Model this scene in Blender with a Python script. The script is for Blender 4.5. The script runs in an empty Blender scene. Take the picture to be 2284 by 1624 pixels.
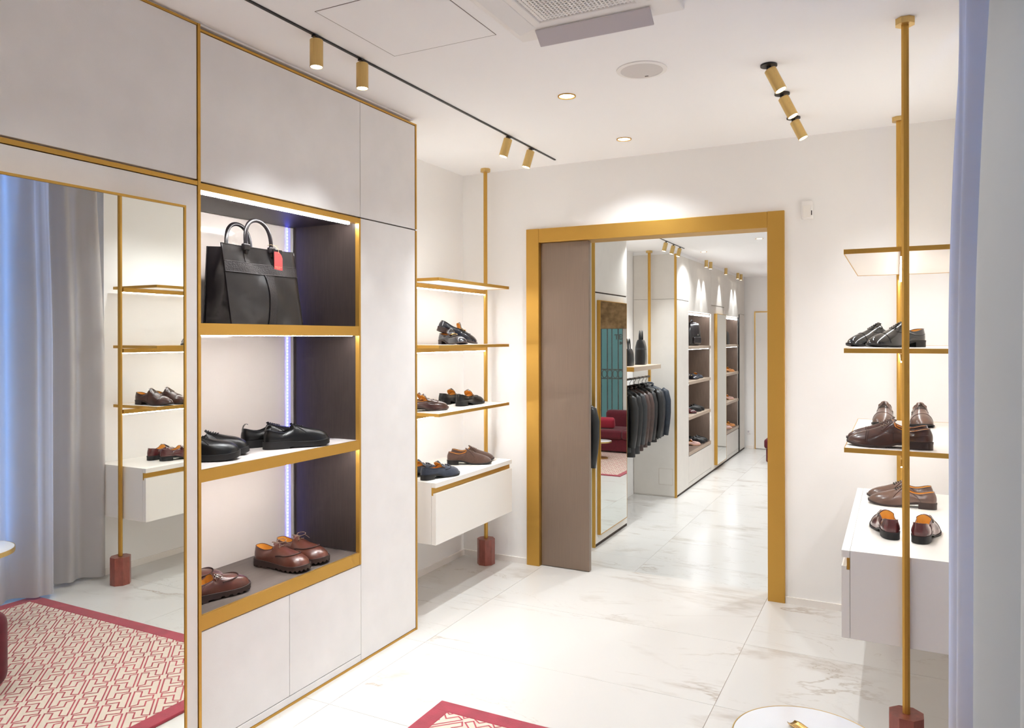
import bpy, bmesh, math, random
import numpy as np
from mathutils import Vector, Matrix
PI = math.pi
sc = bpy.context.scene
C = sc.collection
random.seed(7)

# ------------------------------------------------------------------ camera
F_PX, CX, HY, CAM_H = 1675.0, 1142.0, 754.7, 1.6
YAW = math.atan(858.0 / 1675.0)
cam = bpy.data.cameras.new('camera')
cam.sensor_width = 36.0
cam.lens = F_PX / 2284 * 36
cam.shift_y = -(812 - HY) / 2284
cam.clip_start = 0.02
camo = bpy.data.objects.new('camera', cam)
C.objects.link(camo)
camo.matrix_world = (Matrix.Translation((0, 0, CAM_H)) @ Matrix.Rotation(YAW, 4, 'Z')
                     @ Matrix.Rotation(PI / 2, 4, 'X') @ Matrix.Rotation(-0.00194, 4, 'Z'))
sc.camera = camo

# ------------------------------------------------------------------ world + colour management
w = bpy.data.worlds.new('world'); sc.world = w; w.use_nodes = True
w.node_tree.nodes['Background'].inputs[0].default_value = (0.15, 0.27, 0.33, 1)
w.node_tree.nodes['Background'].inputs[1].default_value = 1.3
sc.view_settings.view_transform = 'Standard'
sc.view_settings.look = 'None'
sc.view_settings.gamma = 1.0
sc.view_settings.use_curve_mapping = False
sc.view_settings.exposure = 0.46
WARM = (0.93, 0.98, 1.0)
sc.cycles.diffuse_bounces = 7
sc.cycles.glossy_bounces = 4
sc.cycles.max_bounces = 10
sc.cycles.adaptive_threshold = 0.07
sc.cycles.adaptive_min_samples = 16
P_SPOT = 46.0       # watts of one spotlight
P_DOWN = 27.0       # watts of one recessed downlight
LED = 28.0          # emission of the white shelf strips

# ------------------------------------------------------------------ key dimensions (metres)
CEIL = 2.805
XC = -2.352          # face of the tall cabinets
XW = -2.86           # left wall
YB = 4.79            # back wall
XM = -2.247          # face of the big mirror
K = 1.37             # lower room behind: same viewing rays, floor lower down
ZF = -0.592
def F(x, y, z): return (K * x, K * y, CAM_H + K * (z - CAM_H))

# ------------------------------------------------------------------ helpers: materials
def lin(r, g, b):
    f = lambda c: (c / 255 / 12.92) if c / 255 <= 0.04045 else ((c / 255 + 0.055) / 1.055) ** 2.4
    return (f(r), f(g), f(b), 1)
MATS = {}
def mat(name, col, rough=0.5, metal=0.0, noise=None, bump=None, coat=0.0, sheen=0.0, spec=0.5, emit=None, stretch=None, coat_rough=0.1):
    m = bpy.data.materials.new(name); m.use_nodes = True
    nt = m.node_tree; N = nt.nodes; Lk = nt.links
    b = N['Principled BSDF']
    b.inputs['Base Color'].default_value = col
    b.inputs['Roughness'].default_value = rough
    b.inputs['Metallic'].default_value = metal
    b.inputs['Coat Weight'].default_value = coat
    b.inputs['Coat Roughness'].default_value = coat_rough
    b.inputs['Sheen Weight'].default_value = sheen
    b.inputs['Specular IOR Level'].default_value = spec
    if emit:
        b.inputs['Emission Color'].default_value = (*emit[0], 1)
        b.inputs['Emission Strength'].default_value = emit[1]
    if noise or bump:
        tc = N.new('ShaderNodeTexCoord'); mp = N.new('ShaderNodeMapping')
        Lk.new(tc.outputs['Object'], mp.inputs[0])
        if stretch: mp.inputs['Scale'].default_value = stretch
    if noise:
        n = N.new('ShaderNodeTexNoise'); n.inputs['Scale'].default_value = noise[0]; n.inputs['Detail'].default_value = 4
        Lk.new(mp.outputs[0], n.inputs['Vector'])
        r = N.new('ShaderNodeMapRange'); r.inputs[1].default_value = 0.3; r.inputs[2].default_value = 0.7
        r.inputs[3].default_value = 1 - noise[1]; r.inputs[4].default_value = 1 + noise[1]
        Lk.new(n.outputs[0], r.inputs[0])
        h = N.new('ShaderNodeHueSaturation'); h.inputs['Color'].default_value = col
        Lk.new(r.outputs[0], h.inputs['Value']); Lk.new(h.outputs[0], b.inputs['Base Color'])
    if bump:
        n2 = N.new('ShaderNodeTexNoise'); n2.inputs['Scale'].default_value = bump[0]; n2.inputs['Detail'].default_value = 3
        Lk.new(mp.outputs[0], n2.inputs['Vector'])
        bp = N.new('ShaderNodeBump'); bp.inputs['Strength'].default_value = bump[1]; bp.inputs['Distance'].default_value = 0.002
        Lk.new(n2.outputs[0], bp.inputs['Height']); Lk.new(bp.outputs[0], b.inputs['Normal'])
    MATS[name] = m
    return m
mat('wall', lin(244, 242, 240), 0.85, bump=(220, 0.08))
mat('ceiling_paint', lin(249, 248, 248), 0.9)
mat('gold', lin(203, 158, 76), 0.40, 0.8, noise=(600, 0.05))
mat('brass', lin(214, 182, 118), 0.34, 0.85, noise=(400, 0.06), stretch=(1, 1, 0.05))
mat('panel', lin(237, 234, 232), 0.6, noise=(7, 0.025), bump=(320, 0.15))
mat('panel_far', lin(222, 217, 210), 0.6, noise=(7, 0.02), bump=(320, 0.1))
mat('gap', lin(60, 48, 40), 0.8)
mat('lacquer', lin(240, 236, 230), 0.45, bump=(150, 0.03))
mat('shelf_white', lin(240, 234, 226), 0.4)
mat('shelf_grey', lin(206, 199, 196), 0.5)
mat('wood', lin(55, 45, 41), 0.5, noise=(160, 0.18), stretch=(1, 1, 0.06))
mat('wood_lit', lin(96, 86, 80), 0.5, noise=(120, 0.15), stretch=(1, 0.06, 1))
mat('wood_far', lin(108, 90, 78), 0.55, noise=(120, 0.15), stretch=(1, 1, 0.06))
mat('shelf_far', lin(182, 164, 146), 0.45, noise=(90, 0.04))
mat('back_panel', lin(238, 227, 218), 0.07, spec=0.5)
mat('bronze_door', lin(138, 120, 106), 0.40, 0.5, noise=(260, 0.05), stretch=(1, 1, 0.02))
mat('mirror', lin(236, 238, 234), 0.0, 1.0)
mat('led', (0, 0, 0, 1), 0.5, emit=((1, 0.99, 0.99), LED * 2.0))
mat('led_warm', (0, 0, 0, 1), 0.5, emit=((0.98, 0.99, 1.0), LED * 0.9))
mat('led_far', (0, 0, 0, 1), 0.5, emit=((0.93, 0.97, 1), LED * 1.0))
mat('led_blue', lin(40, 40, 120), 0.5, emit=((0.10, 0.11, 1.0), 5.0))
mat('led_dot', (0, 0, 0, 1), 0.5, emit=((0.34, 0.38, 1.0), 5.0))
mat('led_sky', (0, 0, 0, 1), 0.5, emit=((0.14, 0.38, 1.0), 22.0))
mat('lens', (0, 0, 0, 1), 0.5, emit=((1, 0.93, 0.82), 14))
for k_ in ('lens', 'led_dot'): MATS[k_].cycles.emission_sampling = 'NONE'
mat('track_black', lin(24, 20, 18), 0.4)
mat('baseboard', lin(240, 234, 228), 0.5)
mat('plastic', lin(240, 237, 234), 0.4)
mat('plastic_grey', lin(206, 200, 204), 0.5)
mat('grille_dark', lin(120, 108, 104), 0.8)
mat('speaker_grille', lin(214, 209, 206), 0.7, bump=(900, 0.3))
mat('red_stone', lin(146, 78, 66), 0.35, noise=(40, 0.22), coat=0.3, stretch=(1, 1, 0.35))
mat('rug_cream', lin(214, 198, 182), 0.95, noise=(9, 0.03), bump=(400, 0.5), sheen=0.2)
mat('rug_red', lin(160, 48, 66), 0.95, noise=(14, 0.16), bump=(300, 0.6), sheen=0.3)
mat('rug_line', lin(172, 68, 80), 0.95, noise=(7, 0.2), sheen=0.2)
mat('velvet', lin(92, 8, 28), 0.85, noise=(30, 0.12), sheen=0.15, bump=(500, 0.2))
mat('cushion_red', lin(160, 30, 54), 0.8, sheen=0.2, bump=(500, 0.2))
mat('table_top', lin(240, 240, 242), 0.15, noise=(12, 0.015))
mat('leather_black', lin(17, 16, 17), 0.34, noise=(30, 0.2), bump=(700, 0.12), coat=0.2, coat_rough=0.25, spec=0.4)
mat('leather_bag', lin(27, 24, 25), 0.34, noise=(14, 0.2), bump=(500, 0.12), coat=0.5, coat_rough=0.22)
mat('leather_bag_dark', lin(30, 25, 28), 0.3, noise=(14, 0.15), coat=0.4, coat_rough=0.25)
mat('weave', lin(40, 36, 37), 0.45, bump=(160, 1.0), coat=0.2)
mat('patent', lin(14, 13, 13), 0.12, coat=0.8, coat_rough=0.03)
mat('leather_brown', lin(88, 46, 34), 0.32, noise=(22, 0.25), bump=(700, 0.08), coat=0.35, coat_rough=0.2)
mat('leather_dark', lin(68, 37, 28), 0.3, noise=(22, 0.25), coat=0.4, coat_rough=0.15)
mat('leather_taupe', lin(98, 72, 60), 0.3, noise=(22, 0.18), coat=0.4, coat_rough=0.15)
mat('burgundy', lin(84, 32, 34), 0.22, noise=(22, 0.25), coat=0.6, coat_rough=0.1)
mat('navy_leather', lin(22, 23, 33), 0.22, coat=0.6, coat_rough=0.1)
mat('suede_brown', lin(88, 64, 53), 0.95, noise=(120, 0.12), sheen=0.3)
mat('suede_navy', lin(48, 54, 68), 0.95, noise=(120, 0.15), sheen=0.3)
mat('leather_pink', lin(198, 160, 150), 0.4)
mat('leather_tan', lin(206, 140, 84), 0.4)
mat('sole_black', lin(18, 16, 17), 0.55)
mat('sole_brown', lin(52, 36, 32), 0.5)
mat('sole_tan', lin(186, 136, 92), 0.5)
mat('lining', lin(214, 150, 58), 0.6, noise=(30, 0.1))
mat('lace_black', lin(24, 22, 22), 0.8)
mat('lace_brown', lin(122, 98, 82), 0.8)
mat('stitch', lin(58, 34, 28), 0.7)
mat('metal', lin(210, 205, 200), 0.2, 1.0)
mat('bit_gold', lin(226, 190, 120), 0.2, 1.0)
mat('tag_red', lin(224, 84, 84), 0.6)
mat('tag_black', lin(26, 22, 22), 0.5)
mat('string', lin(216, 196, 156), 0.8)
mat('print_gold', lin(244, 202, 150), 0.5)
mat('print_dark', lin(18, 16, 17), 0.4)
mat('print_black', lin(14, 22, 28), 0.6)
mat('jacket_black', lin(20, 19, 20), 0.45, noise=(25, 0.2), coat=0.15)
mat('jacket_grey', lin(38, 39, 42), 0.5, noise=(25, 0.2), coat=0.15)
mat('jacket_brown', lin(68, 48, 42), 0.5, noise=(25, 0.2), coat=0.15)
mat('jacket_blue', lin(31, 39, 50), 0.55, noise=(25, 0.2))
mat('hook', lin(90, 84, 80), 0.3, 0.9)
mat('street', lin(150, 190, 190), 0.8)
mat('iron', lin(14, 22, 28), 0.6)
mat('hammered', lin(150, 122, 88), 0.3, 0.8, noise=(9, 0.4), bump=(12, 1.0))

def mat_glass():
    m = bpy.data.materials.new('window_glass'); m.use_nodes = True
    N = m.node_tree.nodes; Lk = m.node_tree.links
    N.remove(N['Principled BSDF'])
    t = N.new('ShaderNodeBsdfTransparent'); t.inputs[0].default_value = (0.80, 0.93, 0.88, 1)
    g = N.new('ShaderNodeBsdfGlossy'); g.inputs[1].default_value = 0.02
    mx = N.new('ShaderNodeMixShader'); mx.inputs[0].default_value = 0.08
    Lk.new(t.outputs[0], mx.inputs[1]); Lk.new(g.outputs[0], mx.inputs[2])
    Lk.new(mx.outputs[0], N['Material Output'].inputs[0]); MATS['glass'] = m
mat_glass()
def mat_curtain():
    m = bpy.data.materials.new('curtain_cloth'); m.use_nodes = True
    N = m.node_tree.nodes; Lk = m.node_tree.links
    b = N['Principled BSDF']; b.inputs['Base Color'].default_value = lin(194, 189, 187); b.inputs['Roughness'].default_value = 0.85
    b.inputs['Sheen Weight'].default_value = 0.25
    t = N.new('ShaderNodeBsdfTranslucent'); t.inputs[0].default_value = lin(205, 205, 210)
    mx = N.new('ShaderNodeMixShader'); mx.inputs[0].default_value = 0.25
    Lk.new(b.outputs[0], mx.inputs[1]); Lk.new(t.outputs[0], mx.inputs[2])
    Lk.new(mx.outputs[0], N['Material Output'].inputs[0]); MATS['curtain'] = m
mat_curtain()
def mat_marble():
    m = bpy.data.materials.new('marble'); m.use_nodes = True
    nt = m.node_tree; N = nt.nodes; Lk = nt.links; b = N['Principled BSDF']
    tc = N.new('ShaderNodeTexCoord'); oi = N.new('ShaderNodeObjectInfo')
    mul = N.new('ShaderNodeMath'); mul.operation = 'MULTIPLY'; mul.inputs[1].default_value = 37.0
    Lk.new(oi.outputs['Random'], mul.inputs[0])
    cmb = N.new('ShaderNodeCombineXYZ'); Lk.new(mul.outputs[0], cmb.inputs[2]); Lk.new(mul.outputs[0], cmb.inputs[0])
    add = N.new('ShaderNodeVectorMath'); add.operation = 'ADD'
    Lk.new(tc.outputs['Object'], add.inputs[0]); Lk.new(cmb.outputs[0], add.inputs[1])
    def noise(scale, detail, dist, src):
        n = N.new('ShaderNodeTexNoise'); n.inputs['Scale'].default_value = scale; n.inputs['Detail'].default_value = detail
        n.inputs['Distortion'].default_value = dist; n.inputs['Roughness'].default_value = 0.6
        Lk.new(src, n.inputs['Vector']); return n.outputs[0]
    mp = N.new('ShaderNodeMapping'); mp.inputs['Rotation'].default_value = (0, 0, 0.6); mp.inputs['Scale'].default_value = (0.55, 1.35, 1)
    Lk.new(add.outputs[0], mp.inputs[0])
    def vein(src, width, lo=1.0):
        a = N.new('ShaderNodeMath'); a.operation = 'SUBTRACT'; a.inputs[1].default_value = 0.5; Lk.new(src, a.inputs[0])
        c = N.new('ShaderNodeMath'); c.operation = 'ABSOLUTE'; Lk.new(a.outputs[0], c.inputs[0])
        r = N.new('ShaderNodeMapRange'); r.inputs[1].default_value = 0; r.inputs[2].default_value = width
        r.inputs[3].default_value = lo; r.inputs[4].default_value = 0; Lk.new(c.outputs[0], r.inputs[0]); return r.outputs[0]
    def rng(src, a0, a1, b0, b1):
        r = N.new('ShaderNodeMapRange'); r.inputs[1].default_value = a0; r.inputs[2].default_value = a1
        r.inputs[3].default_value = b0; r.inputs[4].default_value = b1; Lk.new(src, r.inputs[0]); return r.outputs[0]
    def mth(op, a, c):
        x = N.new('ShaderNodeMath'); x.operation = op; Lk.new(a, x.inputs[0])
        if isinstance(c, float): x.inputs[1].default_value = c
        else: Lk.new(c, x.inputs[1])
        return x.outputs[0]
    n1 = noise(0.8, 7, 0.5, mp.outputs[0])
    mask = rng(noise(1.3, 2, 0, add.outputs[0]), 0.5, 0.66, 0, 1)
    v1 = mth('MULTIPLY', vein(n1, 0.011), mask)
    wide = mth('MULTIPLY', vein(n1, 0.05, 0.6), rng(noise(1.7, 5, 0.4, mp.outputs[0]), 0.54, 0.64, 0, 1))
    n2 = noise(2.2, 6, 0.7, mp.outputs[0])
    v2 = mth('MULTIPLY', vein(n2, 0.008, 0.5), rng(noise(1.1, 2, 0, mp.outputs[0]), 0.46, 0.62, 0, 1))
    tot = mth('MAXIMUM', mth('MAXIMUM', v1, wide), v2)
    tot = mth('MULTIPLY', tot, 0.6)
    mx = N.new('ShaderNodeMix'); mx.data_type = 'RGBA'
    mx.inputs[6].default_value = lin(212, 209, 205); mx.inputs[7].default_value = lin(150, 128, 104)
    Lk.new(tot, mx.inputs[0]); Lk.new(mx.outputs[2], b.inputs['Base Color'])
    b.inputs['Roughness'].default_value = 0.22
    b.inputs['Specular IOR Level'].default_value = 0.4
    MATS['marble'] = m
mat_marble()

# ------------------------------------------------------------------ helpers: meshes
class MB:
    def __init__(s): s.v = []; s.f = []
    def add(s, V, Fc):
        o = len(s.v); s.v += [tuple(map(float, p)) for p in V]; s.f += [tuple(i + o for i in f) for f in Fc]; return s
    def box(s, x0, x1, y0, y1, z0, z1):
        x0, x1 = sorted((x0, x1)); y0, y1 = sorted((y0, y1)); z0, z1 = sorted((z0, z1))
        return s.add([(x0, y0, z0), (x1, y0, z0), (x1, y1, z0), (x0, y1, z0), (x0, y0, z1), (x1, y0, z1), (x1, y1, z1), (x0, y1, z1)],
                     [(0, 3, 2, 1), (4, 5, 6, 7), (0, 1, 5, 4), (1, 2, 6, 5), (2, 3, 7, 6), (3, 0, 4, 7)])
    def rbox(s, x0, x1, y0, y1, z0, z1, r=0.003, seg=2):
        bm = bmesh.new(); bmesh.ops.create_cube(bm, size=1)
        for v in bm.verts:
            v.co = Vector(((x0 + x1) / 2 + v.co.x * (x1 - x0), (y0 + y1) / 2 + v.co.y * (y1 - y0), (z0 + z1) / 2 + v.co.z * (z1 - z0)))
        bmesh.ops.bevel(bm, geom=bm.edges[:], offset=r, segments=seg, affect='EDGES', profile=0.5)
        bm.verts.index_update()
        s.add([v.co[:] for v in bm.verts], [[v.index for v in f.verts] for f in bm.faces]); bm.free(); return s
    def grid(s, P, closed_u=False, closed_v=False):
        nu, nv = len(P), len(P[0]); V = [p for row in P for p in row]; Fc = []
        for i in range(nu - (0 if closed_u else 1)):
            for j in range(nv - (0 if closed_v else 1)):
                i2, j2 = (i + 1) % nu, (j + 1) % nv
                Fc.append((i * nv + j, i2 * nv + j, i2 * nv + j2, i * nv + j2))
        return s.add(V, Fc)
    def tube(s, pts, r, seg=8, caps=True, closed=False, flat=1.0):
        pts = [Vector(p) for p in pts]; n = len(pts); rr = r if isinstance(r, (list, tuple)) else [r] * n
        rings = []; up = None
        for i, p in enumerate(pts):
            if closed: d = pts[(i + 1) % n] - pts[i - 1]
            else: d = pts[min(i + 1, n - 1)] - pts[max(i - 1, 0)]
            d.normalize()
            if up is None: up = Vector((0, 0, 1)) if abs(d.z) < 0.9 else Vector((1, 0, 0))
            a = d.cross(up); a.normalize(); bb = a.cross(d); up = bb
            rings.append([p + (a * math.cos(2 * PI * k / seg) * flat + bb * math.sin(2 * PI * k / seg)) * rr[i] for k in range(seg)])
        s.grid(rings, closed_u=closed, closed_v=True)
        if caps and not closed:
            o = len(s.v) - n * seg
            s.f.append(tuple(o + k for k in range(seg))[::-1]); s.f.append(tuple(o + (n - 1) * seg + k for k in range(seg)))
        return s
    def prism(s, poly, z0, z1):
        n = len(poly)
        return s.add([(x, y, z0) for x, y in poly] + [(x, y, z1) for x, y in poly],
                     [tuple(range(n))[::-1], tuple(range(n, 2 * n))] + [(i, (i + 1) % n, n + (i + 1) % n, n + i) for i in range(n)])
    def lathe(s, prof, cx=0, cy=0, seg=24, cap=True):
        rings = [[(cx + r * math.cos(2 * PI * k / seg), cy + r * math.sin(2 * PI * k / seg), z) for k in range(seg)] for r, z in prof]
        s.grid(rings, closed_v=True)
        if cap:
            o = len(s.v) - len(prof) * seg
            s.f.append(tuple(o + k for k in range(seg))[::-1]); s.f.append(tuple(o + (len(prof) - 1) * seg + k for k in range(seg)))
        return s
    def xf(s, M):
        s.v = [tuple(M @ Vector(p)) for p in s.v]; return s
    def mesh(s, name, material, smooth=False, off=None):
        me = bpy.data.meshes.new(name)
        V = s.v if off is None else [(p[0] - off[0], p[1] - off[1], p[2] - off[2]) for p in s.v]
        me.from_pydata(V, [], s.f)
        bm = bmesh.new(); bm.from_mesh(me); bmesh.ops.recalc_face_normals(bm, faces=bm.faces[:]); bm.to_mesh(me); bm.free()
        me.materials.append(MATS[material])
        if smooth:
            me.polygons.foreach_set('use_smooth', [True] * len(me.polygons))
            if smooth != 'all':
                try: me.set_sharp_from_angle(angle=math.radians(40))
                except Exception: pass
        me.update(); return me
def box(*a): return MB().box(*a)
def rbox(*a, **k): return MB().rbox(*a, **k)
def link(name, me, parent=None):
    o = bpy.data.objects.new(name, me); C.objects.link(o)
    if parent: o.parent = parent
    return o
def tag(o, label=None, cat=None, group=None, kind=None):
    if label: o['label'] = label
    if cat: o['category'] = cat
    if group: o['group'] = group
    if kind: o['kind'] = kind
    return o
class Thing:
    """an Empty at the base of a thing; parts are given in world (or local) coordinates"""
    def __init__(s, name, label=None, cat=None, loc=(0, 0, 0), group=None, kind=None):
        s.o = bpy.data.objects.new(name, None); C.objects.link(s.o); s.o.location = loc; s.loc = loc
        s.o.empty_display_size = 0.1
        tag(s.o, label, cat, group, kind)
    def part(s, name, mb, material, smooth=False, parent=None, local=False, label=None):
        o = link(name, mb.mesh(name, material, smooth, None if local else s.loc), parent or s.o)
        if label: o['label'] = label
        return o
def struct(name, mb, material, smooth=False):
    return tag(link(name, mb.mesh(name, material, smooth)), kind='structure')
def single(name, mb, material, label, cat, group=None, smooth=False, loc=None):
    if loc is None:
        V = np.array(mb.v); loc = ((V[:, 0].min() + V[:, 0].max()) / 2, (V[:, 1].min() + V[:, 1].max()) / 2, V[:, 2].min())
    o = link(name, mb.mesh(name, material, smooth, loc)); o.location = loc
    return tag(o, label, cat, group)
def copy_tree(o, parent=None):
    c = o.copy(); C.objects.link(c); c.parent = parent
    for ch in list(o.children): copy_tree(ch, c)
    return c
def text_mb(txt, size, M, bold=0.0):
    cu = bpy.data.curves.new('t', 'FONT'); cu.body = txt; cu.size = size; cu.align_x = 'CENTER'; cu.align_y = 'CENTER'; cu.resolution_u = 2; cu.offset = bold
    o = bpy.data.objects.new('t', cu); C.objects.link(o)
    dg = bpy.context.evaluated_depsgraph_get(); me = bpy.data.meshes.new_from_object(o.evaluated_get(dg))
    mb = MB().add([v.co[:] for v in me.vertices], [p.vertices[:] for p in me.polygons])
    bpy.data.objects.remove(o); bpy.data.curves.remove(cu); bpy.data.meshes.remove(me)
    return mb.xf(M)
def spot(parent, loc, direction, power, deg=70, blend=0.6, radius=0.025, col=WARM):
    l = bpy.data.lights.new('bulb', 'SPOT'); l.energy = power; l.spot_size = math.radians(deg); l.spot_blend = blend
    l.shadow_soft_size = radius; l.color = col
    o = bpy.data.objects.new('bulb', l); C.objects.link(o)
    o.parent = parent; o.location = loc; o.rotation_euler = Vector(direction).to_track_quat('-Z', 'Y').to_euler()
    return o
def smooth01(a, b, x):
    t = min(1, max(0, (x - a) / (b - a))); return t * t * (3 - 2 * t)
# ------------------------------------------------------------------ structure
def tiles(floor, xs, ys, z, proto):
    for i in range(len(xs) - 1):
        for j in range(len(ys) - 1):
            w_, d_ = xs[i + 1] - xs[i] - 0.002, ys[j + 1] - ys[j] - 0.002
            key = (round(w_, 3), round(d_, 3))
            if key not in proto:
                proto[key] = MB().rbox(-w_ / 2, w_ / 2, -d_ / 2, d_ / 2, -0.0029, 0, r=0.0006, seg=1).mesh('tile', 'marble')
            t = link('tile', proto[key], floor); t.location = ((xs[i] + xs[i + 1]) / 2, (ys[j] + ys[j + 1]) / 2, z)
mat('grout', lin(206, 190, 174), 0.9)
TP = {}
fl_near = struct('floor', box(-2.95, 0.9, -1.7, 4.955, -0.12, -0.003), 'grout')
tiles(fl_near, [-2.95, -2.215, -0.71, 0.79], [-1.69, -1.19, -0.44, 0.31, 1.06, 1.81, 2.56, 3.31, 4.045, 4.79, 4.955], 0, TP)
fl_far = struct('floor', box(-3.5, 1.2, 5.0, 15.6, ZF - 0.12, ZF - 0.003), 'grout')
tiles(fl_far, [-3.49, -2.19, -0.69, 0.81, 1.19], [5.0 + 0.75 * i for i in range(14)] + [15.45], ZF, TP)
st = MB()
for i in range(4): st.box(-2.3, -0.6, 4.955 + 0.27 * i, 4.955 + 0.27 * (i + 1), ZF, -0.1475 * (i + 1) + 0.002)
struct('stairs', st, 'marble')
struct('ceiling', box(-3.6, 1.4, -1.7, 15.7, CEIL, CEIL + 0.1), 'ceiling_paint')
struct('wall_left', box(XW - 0.15, XW, 3.46, 4.79, 0, CEIL), 'wall')
struct('wall_near', box(-3.0, 0.6, -1.8, -1.7, 0, CEIL), 'wall')
# back wall with the doorway
struct('wall_back', MB().box(-3.05, -2.30, YB, 4.95, 0, CEIL).box(-0.63, 0.7, YB, 4.95, 0, CEIL).box(-2.30, -0.63, YB, 4.95, 2.335, CEIL), 'wall')
# right wall: solid behind the shelf unit, window behind the curtain
struct('wall_right', MB().box(0.29, 0.45, 3.27, YB, 0, CEIL).box(0.45, 0.6, -1.7, 0.0, 0, CEIL).box(0.37, 0.6, 2.80, 3.269, 0, CEIL)  # unseen block behind the curtain's end, added to stop blue LED spill
       .box(0.45, 0.6, 0.0, 2.8, 0, 0.25).box(0.45, 0.6, 0.0, 2.8, 2.6, CEIL), 'wall')
w1 = Thing('window_1', kind='structure', loc=(0.52, 1.55, 0.25))
w1.part('window_frame', MB().box(0.5, 0.56, 0.0, 0.06, 0.25, 2.6).box(0.5, 0.56, 2.74, 2.799, 0.25, 2.6).box(0.5, 0.56, 0.06, 2.74, 0.25, 0.31)
        .box(0.5, 0.56, 0.06, 2.74, 2.54, 2.6).box(0.5, 0.56, 1.37, 1.43, 0.31, 2.54), 'plastic')
for a in (0.06, 1.43): w1.part('pane', box(0.525, 0.531, a, a + 1.31, 0.31, 2.54), 'glass')
struct('wall_cabinet_side', box(-3.05, -2.80, -1.7, 3.44, 0, CEIL), 'wall')
# baseboards
struct('baseboard_left', box(XW, XW + 0.012, 3.46, YB, 0, 0.04), 'baseboard')
struct('baseboard_back', MB().box(XW + 0.012, -2.331, YB - 0.012, YB, 0, 0.04).box(-0.600, 0.278, YB - 0.012, YB, 0, 0.04), 'baseboard')
struct('baseboard_right', box(0.278, 0.29, 3.27, YB, 0, 0.04), 'baseboard')
# lower room
struct('wall_far_left', box(-3.45, -3.30, 4.95, 15.55, ZF, CEIL), 'wall')
struct('wall_far_right', box(1.1, 1.25, 4.95, 15.55, ZF, CEIL), 'wall')
struct('wall_far_end', MB().box(-3.3, -1.32, 15.4, 15.55, ZF, CEIL).box(0.85, 1.1, 15.4, 15.55, ZF, CEIL)
       .box(-1.32, 0.85, 15.4, 15.55, ZF, ZF + 0.15).box(-1.32, 0.85, 15.4, 15.55, 2.25, CEIL), 'wall')
struct('baseboard_far', box(-2.675, -2.52, 15.385, 15.4, ZF, ZF + 0.06), 'baseboard')

# gold door frame with the sliding leaf
d1 = Thing('door_1', kind='structure', loc=(-1.47, 4.79, 0))
yf = YB - 0.02
d1.part('jamb', MB().rbox(-2.33, -2.233, yf, YB + 0.17, 0, 2.368, r=0.002), 'gold')
d1.part('jamb', MB().rbox(-0.70, -0.601, yf, YB + 0.17, 0, 2.368, r=0.002), 'gold')
d1.part('header', MB().rbox(-2.2325, -0.7005, yf, YB + 0.17, 2.27, 2.367, r=0.002), 'gold')
d1.part('sliding_leaf', MB().rbox(-2.231, -1.872, YB + 0.015, YB + 0.055, 0.004, 2.268, r=0.002), 'bronze_door', label='bronze brown sliding door leaf')
d2 = Thing('door_2', kind='structure', loc=(-2.0, 15.4, ZF))
d2.part('leaf', MB().rbox(-2.48, -1.56, 15.37, 15.398, ZF + 0.015, 2.10, r=0.002), 'lacquer')
d2.part('door_frame', MB().box(-2.50, -2.48, 15.375, 15.4, ZF, 2.12).box(-1.56, -1.54, 15.375, 15.4, ZF, 2.12).box(-2.48, -1.56, 15.375, 15.4, 2.10, 2.12), 'gold')
w2 = Thing('window_2', kind='structure', loc=(-0.2, 15.45, ZF + 0.15))
fr = MB()
for a, b in ((-1.32, -1.26), (-0.50, -0.325), (0.79, 0.85)): fr.box(a, b, 15.41, 15.49, ZF + 0.15, 2.25)
fr.box(-1.26, 0.79, 15.41, 15.49, ZF + 0.15, ZF + 0.2).box(-1.26, 0.79, 15.41, 15.49, 2.2, 2.25)
w2.part('window_frame', fr, 'lacquer')
w2.part('pane', box(-1.26, -0.50, 15.445, 15.451, ZF + 0.2, 2.2), 'glass')
pn = w2.part('pane', box(-0.325, 0.79, 15.445, 15.451, ZF + 0.2, 2.2), 'glass')
for txt, z, sz in (('TESTONI', 1.62, 0.15), ('BOLOGNA', 1.49, 0.075)):
    M = Matrix.Translation((-0.42, 15.452, z)) @ Matrix.Rotation(PI, 4, 'Z') @ Matrix.Rotation(PI / 2, 4, 'X')
    w2.part('lettering', text_mb(txt, sz, M, 0.006), 'print_black', parent=pn)

# ------------------------------------------------------------------ tall cabinets on the left
def panel(t, name, y0, y1, z0, z1, m='panel', x=XC, th=0.02, label=None):
    return t.part(name, MB().rbox(x - th, x, y0, y1, z0, z1, r=0.0012, seg=1), m, label=label)
YP0, YP1, YP2, YE = 1.985, 1.998, 2.955, 3.440
# bay with the mirror
c1 = Thing('tall_cabinet', 'greige panelled cabinet bay behind the big framed mirror', 'cabinet', (XC, 1.2, 0), 'tall greige cabinets along the left wall')
c1.part('carcass', box(-2.795, XC - 0.022, 0.3, YP0, 0.0, 2.79), 'panel')
panel(c1, 'upper_door', 0.3, 1.983, 2.204, 2.785)
panel(c1, 'lower_panel', 0.3, 1.983, 0.014, 2.178)
c1.part('gold_rail', box(XC - 0.02, XC + 0.002, 0.3, 1.984, 2.181, 2.197), 'gold')
c1.part('top_trim', box(XC - 0.02, XC + 0.002, 0.3, 1.984, 2.786, 2.795), 'gold')
c1.part('base_strip', box(XC - 0.02, XC + 0.001, 0.3, 1.984, 0.0, 0.011), 'gold')
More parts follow.
